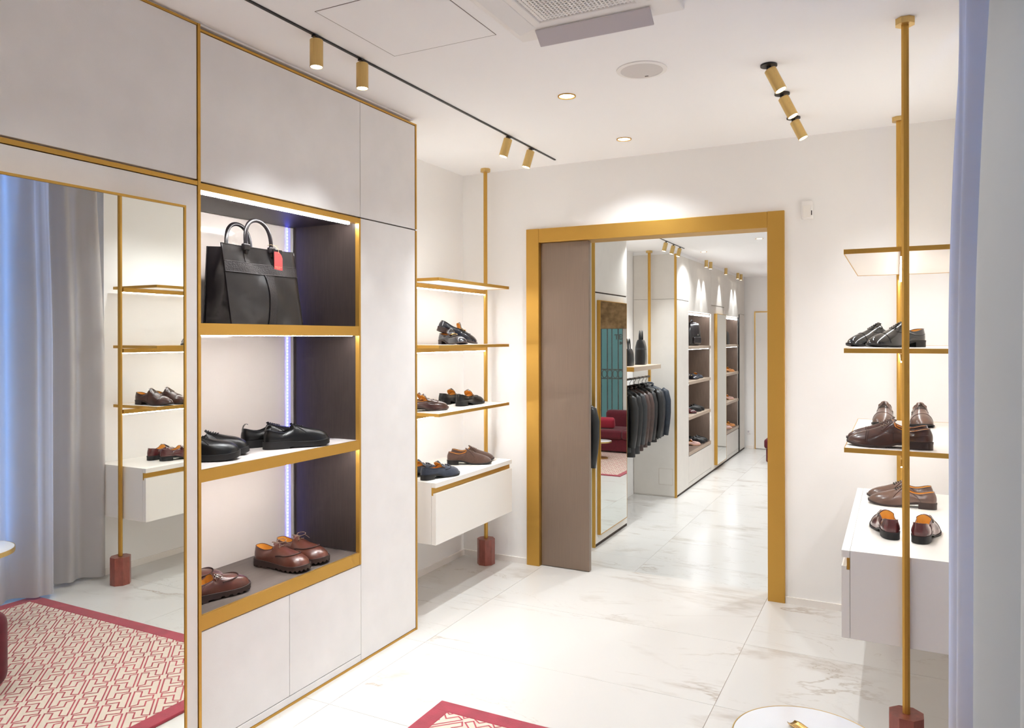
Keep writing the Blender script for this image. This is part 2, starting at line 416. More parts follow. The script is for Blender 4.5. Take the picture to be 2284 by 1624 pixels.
# niche bay
c2 = Thing('tall_cabinet', 'greige cabinet with open dark wood niche holding bag and shoes', 'cabinet', (XC, 2.47, 0), 'tall greige cabinets along the left wall')
XB = -2.79
YN1 = 2.940
c2.part('upper_box', box(XB - 0.004, XC - 0.022, YP0, YP2, 2.21, 2.79), 'panel')
c2.part('lower_box', box(XB - 0.004, XC - 0.022, YP0, YP2, 0.0, 0.485), 'panel')
c2.part('post', box(XC - 0.02, XC + 0.003, YP0 + 0.0005, YP1, 0.0, 2.795), 'gold')
c2.part('post', box(XC - 0.02, XC + 0.003, YN1, YP2 - 0.002, 0.489, 2.192), 'gold')
c2.part('header_rail', box(XC - 0.03, XC + 0.003, YP1, YN1, 2.166, 2.192), 'gold')
c2.part('top_trim', box(XC - 0.02, XC + 0.002, YP1, YP2 - 0.001, 2.768, 2.778), 'gold')
c2.part('base_strip', box(XC - 0.02, XC + 0.001, YP1, YP2 - 0.001, 0.0, 0.011), 'gold')
panel(c2, 'upper_door', YP1 + 0.002, YP2 - 0.002, 2.199, 2.766)
panel(c2, 'lower_door', YP1 + 0.002, 2.4635, 0.046, 0.485)
panel(c2, 'lower_door', 2.4665, YP2 - 0.002, 0.046, 0.485)
panel(c2, 'plinth', YP1 + 0.002, YP2 - 0.002, 0.012, 0.043)
c2.part('seam', box(XC - 0.0215, XC - 0.004, YP1, YP2, 0.0435, 0.0455), 'gap')
c2.part('back_board', box(XB - 0.004, XB, YP1, 2.953, 0.486, 2.21), 'back_panel')
c2.part('side_board', box(-2.772, XC - 0.021, YN1 + 0.0005, YP2 - 0.002, 0.55, 2.19), 'wood')
c2.part('side_board', box(-2.772, XC - 0.021, YP0, YP1 - 0.001, 0.55, 2.19), 'wood')
c2.part('niche_top', box(-2.775, XC - 0.031, YP1, YN1, 2.172, 2.208), 'wood')
for z0, z1, tm in ((1.614, 1.66, 'wood_lit'), (1.054, 1.101, 'shelf_grey'), (0.490, 0.548, 'wood_lit')):
    s = c2.part('shelf', box(-2.775, XC - 0.011, YP1, YN1, z0 + 0.004, z1), tm)
    c2.part('edge_band', box(XC - 0.0105, XC + 0.002, YP1, YN1, z0, z1), 'gold', parent=s)
    if z0 > 1: c2.part('led_strip', box(XC - 0.03, XC - 0.014, YP1 + 0.002, YN1 - 0.03, z0 - 0.002, z0 + 0.003), 'led', parent=s)
c2.part('led_strip', MB().box(XC - 0.045, XC - 0.030, YP1 + 0.002, YN1 - 0.03, 2.160, 2.171), 'led')
bl = c2.part('blue_led_strip', box(-2.789, -2.786, 2.900, 2.914, 0.56, 2.17), 'led_blue')
dots = MB()
for i in range(96): dots.box(-2.7862, -2.784, 2.904, 2.910, 0.57 + i * 0.0166, 0.576 + i * 0.0166)
tag(c2.part('diodes', dots, 'led_dot', parent=bl), kind='stuff')
c2.part('led_profile', box(-2.789, -2.775, 2.918, 2.938, 0.552, 2.17), 'shelf_grey')
# end bay
c3 = Thing('tall_cabinet', 'closed greige end cabinet with two plain doors beside the niche', 'cabinet', (XC, 3.2, 0), 'tall greige cabinets along the left wall')
c3.part('carcass', box(-2.795, XC - 0.022, YP2 + 0.001, YE - 0.003, 0.0, 2.79), 'panel')
panel(c3, 'upper_door', YP2 + 0.001, 3.426, 2.199, 2.766)
panel(c3, 'tall_door', YP2 + 0.001, 3.426, 0.013, 2.193)
c3.part('seam', box(XC - 0.0215, XC - 0.005, YP2, YE - 0.002, 2.1935, 2.1985), 'gap')
c3.part('end_post', MB().box(XC - 0.02, XC + 0.003, 3.428, YE, 2.200, 2.778).box(XC - 0.02, XC + 0.003, 3.428, YE, 0, 2.192), 'gold')
c3.part('top_trim', box(XC - 0.02, XC + 0.002, YP2, 3.427, 2.768, 2.778), 'gold')
c3.part('base_strip', box(XC - 0.02, XC + 0.001, YP2 + 0.001, 3.427, 0.0, 0.011), 'gold')
single('ceiling_filler', box(-2.5, XC - 0.012, 0.3, 3.425, 2.7955, CEIL - 0.001), 'ceiling_paint', 'pale filler strip between tall greige cabinets and the ceiling', 'filler strip')

# big mirror
m1 = Thing('framed_mirror', 'tall gold framed mirror on the left cabinet reflecting rug and curtain', 'mirror', (XM - 0.05, 1.3, 0.08), 'tall gold framed mirrors')
Y0, Y1, Z0, Z1 = 0.72, 1.846, 0.09, 2.074
m1.part('backing', box(XC + 0.002, XM - 0.008, Y0 + 0.012, Y1 - 0.012, Z0 + 0.012, Z1 - 0.012), 'gap')
m1.part('mirror_glass', box(XM - 0.007, XM, Y0 + 0.0085, Y1 - 0.0085, Z0 + 0.0085, Z1 - 0.0085), 'mirror')
m1.part('frame', MB().box(XC + 0.003, XM + 0.003, Y0, Y0 + 0.008, Z0, Z1).box(XC + 0.003, XM + 0.003, Y1 - 0.008, Y1, Z0, Z1)
        .box(XC + 0.003, XM + 0.003, Y0 + 0.008, Y1 - 0.008, Z0, Z0 + 0.008).box(XC + 0.003, XM + 0.003, Y0 + 0.008, Y1 - 0.008, Z1 - 0.008, Z1), 'gold')

# ------------------------------------------------------------------ pole shelf units and consoles
HEX = [(math.cos(PI / 8 + k * PI / 4), math.sin(PI / 8 + k * PI / 4)) for k in range(8)]
def octo(cx, cy, r): return [(cx + r * a, cy + r * b) for a, b in HEX]
def shelf_unit(xf, xb, xps, py0, py1, sy0, sy1, zs, label):
    xp = sum(xps) / 2
    t = Thing('shelf_unit', label, 'shelf unit', (xp, (py0 + py1) / 2, 0), 'gold pole shelf units')
    for xp_, py in zip(xps, (py0, py1)):
        p = t.part('pole', MB().prism(octo(xp_, py, 0.0138), 0.181, CEIL - 0.02), 'gold')
        t.part('ceiling_flange', MB().prism(octo(xp_, py, 0.035), CEIL - 0.024, CEIL - 0.0005), 'brass', parent=p)
        t.part('stone_base', MB().prism(octo(xp_, py, 0.063), 0.0, 0.18), 'red_stone', parent=p, label='octagonal red marble foot')
    for z in zs:
        s = t.part('shelf', box(xf + 0.003, xb - 0.003, sy0 + 0.003, sy1 - 0.003, z - 0.016, z), 'shelf_white')
        t.part('gold_edge', MB().box(xf, xf + 0.003, sy0, sy1, z - 0.018, z + 0.001).box(xf + 0.003, xb, sy0, sy0 + 0.003, z - 0.018, z + 0.001)
               .box(xf + 0.003, xb, sy1 - 0.003, sy1, z - 0.018, z + 0.001).box(xb - 0.003, xb, sy0 + 0.003, sy1 - 0.003, z - 0.018, z + 0.001), 'gold', parent=s)
        b = t.part('bracket_bar', MB().box(xp - 0.008, xp + 0.008, py0 + 0.013, py1 - 0.013, z - 0.046, z - 0.0185), 'gold')
        t.part('led_strip', MB().box(xp - 0.0075, xp + 0.0075, py0 + 0.018, py1 - 0.018, z - 0.051, z - 0.0462), 'led_warm', parent=b)
    return t
def console(xf, xb, y0, y1, z0, z1, label, sgn):
    """xf = room side, xb = wall side"""
    t = Thing('wall_console', label, 'console', ((xf + xb) / 2, (y0 + y1) / 2, z0), 'floating white drawer consoles')
    f = lambda d: xf + sgn * d          # d metres inwards from the front
    t.part('body', MB().box(f(0.031), xb, y0, y1, z0, z1), 'lacquer')
    t.part('top_lip', MB().box(f(0), f(0.0295), y0, y1, z1 - 0.028, z1), 'lacquer')
    dr = t.part('drawer_front', MB().box(f(0), f(0.018), y0, y1, z0, z1 - 0.062).box(f(0.018), f(0.0295), y0, y1, z0, z1 - 0.075), 'lacquer')
    t.part('finger_pull', MB().box(f(0.019), f(0.0295), y0 + 0.0, y1 - 0.0, z1 - 0.0745, z1 - 0.0285), 'gold', parent=dr, label='gold recessed finger pull')
    return t
zs = (1.957, 1.56, 1.157)
shelf_unit(-2.83, -2.384, (-2.60, -2.60), 3.625, 4.665, 3.715, 4.61, zs, 'gold pole shelf unit with loafers in the corner left of the doorway')
shelf_unit(-0.19, 0.25, (0.030, 0.012), 3.205, 4.62, 3.31, 4.53, (1.955, 1.556, 1.155), 'gold pole shelf unit with dress shoes beside the grey curtain')
console(-2.384, XW, 3.68, 4.648, 0.397, 0.758, 'floating white drawer console carrying suede shoes left of the doorway', -1)
console(-0.195, 0.289, 3.224, 4.60, 0.42, 0.764, 'floating white drawer console carrying burgundy monk shoes beside curtain', 1)
# ------------------------------------------------------------------ ceiling fixtures
single('light_track', box(-2.053, -2.041, -0.5, 4.638, CEIL - 0.006, CEIL - 0.0005), 'track_black', 'thin black lighting track on ceiling beside the tall cabinets', 'light track')
single('light_track', box(-2.546, -2.534, 8.69, 10.04, CEIL - 0.006, CEIL - 0.0005), 'track_black', 'short black lighting track on ceiling of the lower room', 'light track')
def lamp(label, x, y, d, group, base='track', power=P_SPOT, deg=75, blend=0.8, n=(0.026, 0.108)):
    d = Vector(d).normalized(); r, L = n
    top = Vector((x, y, CEIL - (0.008 if base == 'track' else 0.012)))
    t = Thing('spotlight', label, 'spotlight', tuple(top), group)
    q = Vector((0, 0, -1)).rotation_difference(d).to_matrix().to_4x4()
    off = Matrix.Translation(d * 0.012) @ q
    t.part('housing', MB().lathe([(0.012, 0.0), (r - 0.002, 0.0), (r, -0.002), (r, -L), (r - 0.003, -L), (r - 0.003, -L + 0.006)], cap=False).xf(off), 'brass', 'yes', local=True)
    t.part('lens', MB().lathe([(r - 0.0035, -L + 0.004), (r - 0.0035, -L + 0.002)]).xf(off), 'lens', local=True)
    if base == 'track': t.part('mount', MB().box(-0.01, 0.01, -0.018, 0.018, -0.004, 0.0015).lathe([(0.006, -0.02), (0.006, -0.003)]), 'track_black', local=True)
    elif base == 'hole': t.part('socket', MB().lathe([(0.036, -0.002 + 0.006), (0.036, 0.0115)]).lathe([(0.01, -0.02), (0.01, 0.005)]), 'track_black', 'yes', local=True)
    spot(t.o, d * (L + 0.022), d, power, deg, blend)
    return t
g1 = 'brass spotlights on the long track'
lamp('brass spotlight on long track nearest the camera', -2.046, 2.298, (0.0, 0, -1), g1, deg=85, blend=1.0, power=P_SPOT * 0.65)
lamp('second brass spotlight from the camera on the long track', -2.046, 2.585, (0, 0, -1), g1, deg=85, blend=1.0, power=P_SPOT * 0.65)
lamp('tilted brass spotlight, third on the long track', -2.052, 3.968, (-0.25, -0.12, -0.95), g1)
lamp('tilted brass spotlight nearest the end of the long track', -2.055, 4.283, (-0.25, -0.12, -0.95), g1)
g2 = 'tilted brass spotlights before the back wall'
for y, lb in ((3.465, 'tilted brass ceiling spotlight nearest camera in the row of three'), (3.899, 'tilted brass ceiling spotlight in the middle of the row of three'),
              (4.355, 'tilted brass ceiling spotlight closest to back wall in row of three')):
    lamp(lb, -0.50, y, (0.42, 0.0, -0.9), g2, base='hole', power=P_SPOT * 0.5, deg=84, blend=1.0)
def downlight(label, x, y, power, r=0.045, group='recessed ceiling downlights', deg=130):
    t = Thing('downlight', label, 'downlight', (x, y, CEIL), group)
    t.part('ring', MB().lathe([(r, -0.0005), (r, -0.005), (r - 0.006, -0.005), (r - 0.008, -0.0005)], cap=False), 'gold', 'yes', local=True)
    t.part('lens', MB().lathe([(r - 0.0085, -0.0012), (r - 0.0085, -0.0006)]), 'lens', local=True)
    spot(t.o, (0, 0, -0.03), (0, 0, -1), power, deg, 0.9, 0.035)
downlight('recessed downlight with brass ring nearest the ceiling speaker', -1.458, 3.449, P_DOWN)
downlight('bright recessed downlight just in front of the doorway', -1.466, 4.354, P_DOWN * 1.2)
for i, (x, y) in enumerate(((-1.46, 1.45), (-1.46, 0.55), (-1.46, -0.5), (-0.45, 1.5), (-0.45, 0.3), (-0.45, -0.9))):
    downlight('unseen downlight added to the ceiling over the camera', x, y, P_DOWN * 0.9, group='added downlights over the camera')  # extra downlights out of view, added to brighten the near room
g3 = 'brass spotlights over the lower room cabinets'
for y, lb in ((9.19, 'first tilted brass spotlight of three on the lower room track'), (9.54, 'middle tilted brass spotlight of three on the lower room track'), (9.86, 'last tilted brass spotlight of three on the lower room track')):
    lamp(lb, -2.55, y, (-0.22, -0.1, -0.97), g3, power=P_SPOT * 0.8)
for y, lb in ((11.5, 'left of the first two brass spotlights above lower room niche'), (11.8, 'right of the first two brass spotlights above lower room niche'), (12.97, 'single brass spotlight above the narrow lower room mirror'),
              (14.04, 'left of the last two brass spotlights in lower room'), (14.36, 'right of the last two brass spotlights in lower room')):
    lamp(lb, -2.57, y, (-0.03, 0, -1), g3, power=P_SPOT * 0.6, deg=60, blend=0.6, base='none')
for i, (x, y, lb) in enumerate(((-2.708, 8.62, 'recessed downlight seen just under the gold door header'), (-2.40, 10.57, 'recessed downlight near the lower room niche cabinet'), (-1.48, 9.475, 'recessed downlight at right of lower room ceiling'))):
    downlight(lb, x, y, P_DOWN * 1.9)
for x, y in ((-1.48, 6.4), (-1.3, 11.4), (-1.3, 13.6), (0.1, 6.4), (0.1, 9.4), (0.1, 12.2)):
    downlight('unseen downlight added to the lower room ceiling', x, y, P_DOWN * (3.2 if y < 7 else 2.2), group='added lower room downlights')  # unseen extras, added to lift the lower room's brightness

sp = Thing('ceiling_speaker', 'round white flush speaker grille in the ceiling', 'speaker', (-1.017, 3.268, CEIL))
sp.part('rim', MB().lathe([(0.113, -0.0005), (0.112, -0.004), (0.094, -0.006), (0.093, -0.003)], seg=48, cap=False), 'plastic', 'yes', local=True)
sp.part('grille', MB().lathe([(0.0935, -0.004), (0.06, -0.0055), (0.0005, -0.006)], seg=48, cap=False), 'speaker_grille', 'yes', local=True)
sp.part('badge', box(-0.008, 0.008, 0.072, 0.078, -0.0062, -0.0048), 'gap', local=True)

ac = Thing('air_conditioner', 'white ceiling cassette air conditioner with square grille and open flaps', 'air conditioner', (-1.0, 2.35, CEIL))
x0, x1, y0, y1 = -1.325, -0.675, 2.02, 2.685
ac.part('panel_frame', MB().rbox(x0, x1, y0, y0 + 0.14, CEIL - 0.028, CEIL - 0.0005, r=0.006).rbox(x0, x1, y1 - 0.14, y1, CEIL - 0.028, CEIL - 0.0005, r=0.006)
        .rbox(x0, x0 + 0.14, y0 + 0.13, y1 - 0.13, CEIL - 0.028, CEIL - 0.0005, r=0.006).rbox(x1 - 0.14, x1, y0 + 0.13, y1 - 0.13, CEIL - 0.028, CEIL - 0.0005, r=0.006), 'plastic')
ac.part('grille_backing', box(x0 + 0.135, x1 - 0.135, y0 + 0.135, y1 - 0.135, CEIL - 0.012, CEIL - 0.001), 'grille_dark')
gr = MB(); n = 26; gx = (x1 - x0 - 0.27) / n; gy = (y1 - y0 - 0.27) / n
for i in range(n + 1):
    wv = 0.003 if 2 < i < n - 2 else 0.0055
    gr.box(x0 + 0.135 + i * gx - wv, x0 + 0.135 + i * gx + wv, y0 + 0.13, y1 - 0.13, CEIL - 0.022, CEIL - 0.014)
    gr.box(x0 + 0.13, x1 - 0.13, y0 + 0.135 + i * gy - wv, y0 + 0.135 + i * gy + wv, CEIL - 0.021, CEIL - 0.0135)
tag(ac.part('grille', gr, 'plastic'), kind='stuff')
ac.part('flap', MB().rbox(-0.225, 0.225, -0.035, 0.035, -0.004, 0.004, r=0.003).xf(Matrix.Translation((-1.0, y1 - 0.07, CEIL - 0.054)) @ Matrix.Rotation(-0.7, 4, 'X')), 'plastic_grey', local=False)
ac.part('flap', MB().rbox(-0.225, 0.225, -0.035, 0.035, -0.004, 0.004, r=0.003).xf(Matrix.Translation((x0 + 0.075, 2.35, CEIL - 0.036)) @ Matrix.Rotation(PI / 2, 4, 'Z') @ Matrix.Rotation(-0.3, 4, 'X')), 'plastic')
hb = MB(); a0, a1, b0, b1 = -1.905, -1.411, 2.13, 2.624
hb.box(a0, a1, b0, b0 + 0.0025, CEIL - 0.001, CEIL).box(a0, a1, b1 - 0.0025, b1, CEIL - 0.001, CEIL).box(a0, a0 + 0.0025, b0 + 0.0025, b1 - 0.0025, CEIL - 0.001, CEIL).box(a1 - 0.0025, a1, b0 + 0.0025, b1 - 0.0025, CEIL - 0.001, CEIL)
ah = Thing('access_panel', 'square flush access panel in the ceiling beside the long track', 'access panel', (-1.66, 2.38, CEIL))
ah.part('cover', box(a0 + 0.003, a1 - 0.003, b0 + 0.003, b1 - 0.003, CEIL - 0.0012, CEIL - 0.0002), 'ceiling_paint')
ah.part('joint', hb, 'grille_dark')

sn = Thing('motion_sensor', 'small white motion sensor on back wall right of the doorway', 'sensor', (-0.471, YB, 2.30))
sn.part('body', MB().rbox(-0.503, -0.439, YB - 0.035, YB - 0.0005, 2.305, 2.412, r=0.006, seg=3), 'plastic', 'yes')
sn.part('window', MB().rbox(-0.495, -0.452, YB - 0.040, YB - 0.030, 2.315, 2.385, r=0.004), 'lacquer', 'yes')
sn.part('side_clip', box(-0.4485, -0.4435, YB - 0.0365, YB - 0.034, 2.325, 2.352), 'gap')

# ------------------------------------------------------------------ curtain and the light behind it
ctl = [(3.235, .235), (3.20, .205), (3.16, .235), (3.11, .305), (3.06, .275), (3.015, .245), (2.975, .285), (2.93, .32), (2.89, .25), (2.845, .155), (2.82, .147), (2.80, .155), (2.785, .170), (2.77, .173), (2.755, .166),
       (2.735, .185), (2.70, .265), (2.655, .305), (2.61, .27), (2.57, .25), (2.51, .29), (2.4, .34), (2.22, .33), (2.07, .26), (1.96, .18), (1.88, .150),
       (1.78, .19), (1.66, .29), (1.52, .32), (1.40, .24), (1.28, .155), (1.17, .20), (1.05, .3), (.92, .32), (.8, .24), (.68, .17), (.55, .22), (.4, .31), (.25, .28), (.1, .2), (-.1, .27), (-.3, .32), (-.5, .22)]
def catmull(P, n):
    P = np.array(P, float); out = []
    for i in range(len(P) - 1):
        p0, p1, p2, p3 = P[max(i - 1, 0)], P[i], P[i + 1], P[min(i + 2, len(P) - 1)]
        for k in range(n):
            t = k / n
            out.append(0.5 * ((2 * p1) + (-p0 + p2) * t + (2 * p0 - 5 * p1 + 4 * p2 - p3) * t ** 2 + (-p0 + 3 * p1 - 3 * p2 + p3) * t ** 3))
    out.append(P[-1]); return np.array(out)
cp = catmull(ctl, 7)
rows = []
for i in range(41):
    z = 0.024 + (2.79 - 0.024) * i / 40; up = i / 40
    amp = 1 - 0.28 * smooth01(0.55, 1.0, up)
    row = []
    for j, (y, x) in enumerate(cp):
        xx = 0.265 + (x - 0.265) * amp + 0.012 * math.sin(y * 60 + 1.0) * smooth01(0.75, 1.0, up)
        xx += 0.006 * math.sin(3 * up + y * 9)
        yy = y - 0.045 * smooth01(0.5, 1, up) * smooth01(2.6, 3.2, y)
        row.append((xx, yy, z + (0.02 * math.sin(y * 7) if i == 0 else 0) * 0.3))
    rows.append(row)
ct = Thing('curtain', 'full height grey curtain in deep folds hiding the window', 'curtain', (0.25, 1.4, 0))
co = ct.part('cloth', MB().grid(rows), 'curtain', 'all')
ct.part('rail', box(0.235, 0.29, -0.55, 3.18, 2.79, CEIL - 0.001), 'plastic')
single('led_strip', box(0.40, 0.412, 2.60, 2.63, 0.35, 2.65), 'led_sky', 'vertical blue LED light strip in the window behind the curtain', 'light strip')

# ------------------------------------------------------------------ rugs
def clip(poly, x0, x1, y0, y1):
    for ax, val, sg in ((0, x0, 1), (0, x1, -1), (1, y0, 1), (1, y1, -1)):
        out = []
        for i in range(len(poly)):
            a, b = poly[i - 1], poly[i]
            ia, ib = sg * (a[ax] - val) >= 0, sg * (b[ax] - val) >= 0
            if ia != ib:
                t = (val - a[ax]) / (b[ax] - a[ax]); out.append((a[0] + t * (b[0] - a[0]), a[1] + t * (b[1] - a[1])))
            if ib: out.append(b)
        poly = out
        if not poly: return []
    return poly
def rug(x0, x1, y0, y1, z, label, bw=0.078, th=0.014):
    t = Thing('rug', label, 'rug', ((x0 + x1) / 2, (y0 + y1) / 2, z), 'red bordered rugs with interlocking pattern')
    t.part('field', box(x0 + bw, x1 - bw, y0 + bw, y1 - bw, z + 0.0005, z + th - 0.0015), 'rug_cream')
    t.part('border', MB().rbox(x0, x1, y0, y0 + bw, z + 0.0005, z + th, r=0.003).rbox(x0, x1, y1 - bw, y1, z + 0.0005, z + th, r=0.003)
           .rbox(x0, x0 + bw, y0 + bw - 0.004, y1 - bw + 0.004, z + 0.0005, z + th, r=0.003).rbox(x1 - bw, x1, y0 + bw - 0.004, y1 - bw + 0.004, z + 0.0005, z + th, r=0.003), 'rug_red')
    def stroke(P, wd):
        n = len(P); O, I = [], []
        for i in range(n):
            a, b, c = np.array(P[i - 1]), np.array(P[i]), np.array(P[(i + 1) % n])
            d1_, d2_ = (b - a) / np.linalg.norm(b - a), (c - b) / np.linalg.norm(c - b)
            n1_, n2_ = np.array([-d1_[1], d1_[0]]), np.array([-d2_[1], d2_[0]])
            m = (n1_ + n2_); m /= max(0.3, m @ n1_)
            O.append(b + m * wd / 2); I.append(b - m * wd / 2)
        return [(O[i - 1], O[i], I[i], I[i - 1]) for i in range(n)]
    T = [(.002, .008), (.146, .008), (.138, .040), (.085, .040), (.088, .093), (.052, .093), (.055, .040), (.010, .040)]
    Q = [(-.05 - (p - .074) + 0.02, .110 - q) for p, q in T]
    quads = []
    for poly in (T, Q): quads += stroke(poly, 0.0066)
    mb = MB(); cxr, cyr = (x0 + x1) / 2, (y0 + y1) / 2; s2 = math.sqrt(0.5); R_ = math.hypot(x1 - x0, y1 - y0) / 2
    for j in range(int(-R_ / .11) - 1, int(R_ / .11) + 2):
        for i in range(int(-R_ / .2) - 2, int(R_ / .2) + 3):
            po, qo = i * .2 + (j % 2) * .1, j * .11
            if math.hypot(po, qo) > R_ + 0.3: continue
            for qd in quads:
                P = [(cxr + ((p + po) - (q + qo)) * s2, cyr + ((p + po) + (q + qo)) * s2) for p, q in qd]
                P = clip(P, x0 + bw - 0.002, x1 - bw + 0.002, y0 + bw - 0.002, y1 - bw + 0.002)
                if len(P) >= 3: mb.add([(p[0], p[1], z + th - 0.0008) for p in P], [tuple(range(len(P)))])
    tag(t.part('woven_lines', mb, 'rug_line'), kind='stuff')
    return t
rug(-1.778, 0.256, -0.10, 2.79, 0, 'cream rug with red border under the round table by the curtain')
rug(-1.66, 0.7, 11.33, 14.9, ZF, 'cream rug with red border in front of the lower room sofa')

# ------------------------------------------------------------------ tables, seats
def round_table(cx, cy, zf, zt, r, label):
    t = Thing('side_table', label, 'table', (cx, cy, zf), 'round white side tables with brass rims')
    t.part('top', MB().lathe([(r - 0.0045, zt - 0.012), (r - 0.004, zt - 0.001), (r - 0.008, zt)], cx, cy, 64), 'table_top', 'yes')
    t.part('rim', MB().lathe([(r - 0.004, zt - 0.026), (r, zt - 0.026), (r, zt - 0.001), (r - 0.0035, zt - 0.001), (r - 0.0035, zt - 0.026)], cx, cy, 64, cap=False), 'brass', 'yes')
    t.part('underplate', MB().lathe([(r - 0.006, zt - 0.025), (r - 0.006, zt - 0.0125)], cx, cy, 48), 'brass', 'yes')
    t.part('stem', MB().lathe([(0.014, zf + 0.012), (0.014, zt - 0.025)], cx, cy), 'brass', 'yes')
    t.part('foot', MB().lathe([(0.14, zf), (0.14, zf + 0.010), (0.12, zf + 0.013)], cx, cy, 40), 'brass', 'yes')
round_table(-0.215, 2.18, 0.0145, 0.505, 0.2, 'round white table with brass rim beside the curtain')
sh = Thing('shoe_horn', 'brass shoe horn lying on the round white table', 'shoe horn', (-0.212, 2.197, 0.506))
rows = []
for i in range(13):
    t_ = i / 12; L = -0.07 + 0.15 * t_; wd = 0.010 + 0.010 * t_ if t_ < 0.9 else 0.019 - 0.06 * (t_ - 0.9)
    rows.append([(wd * a, L, 0.0010 + 0.006 * a * a + 0.004 * math.sin(t_ * 3.0)) for a in np.linspace(-1, 1, 9)])
o = sh.part('blade', MB().grid(rows), 'bit_gold', 'all', local=True); o.modifiers.new('s', 'SOLIDIFY').thickness = 0.0015
sh.part('knob', MB().lathe([(0.004, -0.012), (0.007, -0.006), (0.007, 0.004), (0.003, 0.008)]).xf(Matrix.Translation((0, -0.075, 0.0082)) @ Matrix.Rotation(PI / 2, 4, 'X')), 'bit_gold', 'yes', local=True)
sh.o.rotation_euler = (0, 0, 0.785)

def sofa(cx, cy, zf, wd, dp, seat, back, face, label, name, cushion):
    """face: rotation about z; local front is -y"""
    t = Thing(name, label, 'sofa' if name == 'sofa' else 'armchair', (cx, cy, zf), 'dark red velvet seats'); t.o.rotation_euler = (0, 0, face)
    aw = 0.2 if name != 'sofa' else 0.0
    t.part('base', MB().rbox(-wd / 2 + 0.03, wd / 2 - 0.03, -dp / 2 + 0.05, dp / 2 - 0.03, 0.02, seat * 0.62, r=0.03, seg=4), 'velvet', 'yes', local=True)
    for i in range(4): t.part('foot', MB().lathe([(0.02, 0.0), (0.025, 0.03)], (-1 if i % 2 else 1) * (wd / 2 - 0.12), (-1 if i // 2 else 1) * (dp / 2 - 0.14)), 'sole_brown', local=True)
    nn = max(1, round((wd - 2 * aw) / 0.5)); sw = (wd - 2 * aw) / nn
    for i in range(nn):
        t.part('seat_cushion', MB().rbox(-wd / 2 + aw + i * sw + 0.002, -wd / 2 + aw + (i + 1) * sw - 0.002, -dp / 2, dp / 2 - 0.22, seat * 0.6, seat, r=0.05, seg=5), 'velvet', 'yes', local=True)
        t.part('back_cushion', MB().rbox(-wd / 2 + aw + i * sw + 0.002, -wd / 2 + aw + (i + 1) * sw - 0.002, dp / 2 - 0.26, dp / 2, seat * 0.55, back, r=0.075, seg=5), 'velvet', 'yes', local=True)
    for s in ((-1, 1) if name != 'sofa' else ()):
        t.part('arm', MB().rbox(s * (wd / 2 - aw / 2) - aw / 2, s * (wd / 2 - aw / 2) + aw / 2, -dp / 2 + 0.02, dp / 2 - 0.03, 0.03, (seat + back) / 2 if name == 'sofa' else seat + 0.02, r=0.07, seg=5), 'velvet', 'yes', local=True)
    return t
sofa(-0.60, 1.55, 0.0145, 0.74, 0.9, 0.36, 0.56, PI, 'dark red velvet armchair at the left edge of the mirror reflection', 'armchair', False)
sofa(-1.2, 14.0, ZF + 0.0145, 1.7, 0.95, 0.43, 0.74, 0, "dark red velvet sofa reflected in the lower room mirror", "sofa", True)
cu = single('cushion', MB().rbox(-0.16, 0.16, -0.06, 0.06, -0.11, 0.11, r=0.055, seg=5), 'cushion_red', 'bright red cushion leaning on the dark red sofa', 'cushion', smooth=True, loc=(0, 0, 0))
cu.location = (-0.56, 13.74, ZF + 0.56); cu.rotation_euler = (0.35, 0, -0.15)
round_table(-0.75, 12.88, ZF + 0.0145, ZF + 0.33, 0.205, "low round white table in front of the dark red sofa")
# ------------------------------------------------------------------ shoes
def table_curve(T):
    xs = [a for a, b in T]; ys = [b for a, b in T]
    def f(x):
        x = min(max(x, xs[0]), xs[-1]); i = 0
        while i < len(xs) - 2 and x > xs[i + 1]: i += 1
        g = lambda k: ys[min(max(k, 0), len(ys) - 1)]
        hx = xs[i + 1] - xs[i]; t = (x - xs[i]) / hx
        m0 = (g(i + 1) - g(i - 1)) / (xs[min(i + 1, len(xs) - 1)] - xs[max(i - 1, 0)]) * hx
        m1 = (g(i + 2) - g(i)) / (xs[min(i + 2, len(xs) - 1)] - xs[max(i, 0)]) * hx
        return (2 * t ** 3 - 3 * t ** 2 + 1) * ys[i] + (t ** 3 - 2 * t ** 2 + t) * m0 + (-2 * t ** 3 + 3 * t ** 2) * ys[i + 1] + (t ** 3 - t ** 2) * m1
    return f
W_ROUND = table_curve([(0, 0), (.1, .36), (.2, .58), (.3, .66), (.4, .665), (.5, .77), (.6, .96), (.66, 1.0), (.72, .985), (.8, .86), (.9, .52), (1, 0)])
W_POINT = table_curve([(0, 0), (.1, .36), (.2, .57), (.3, .64), (.4, .64), (.5, .76), (.6, .95), (.65, .985), (.7, .93), (.8, .69), (.9, .38), (1, 0)])
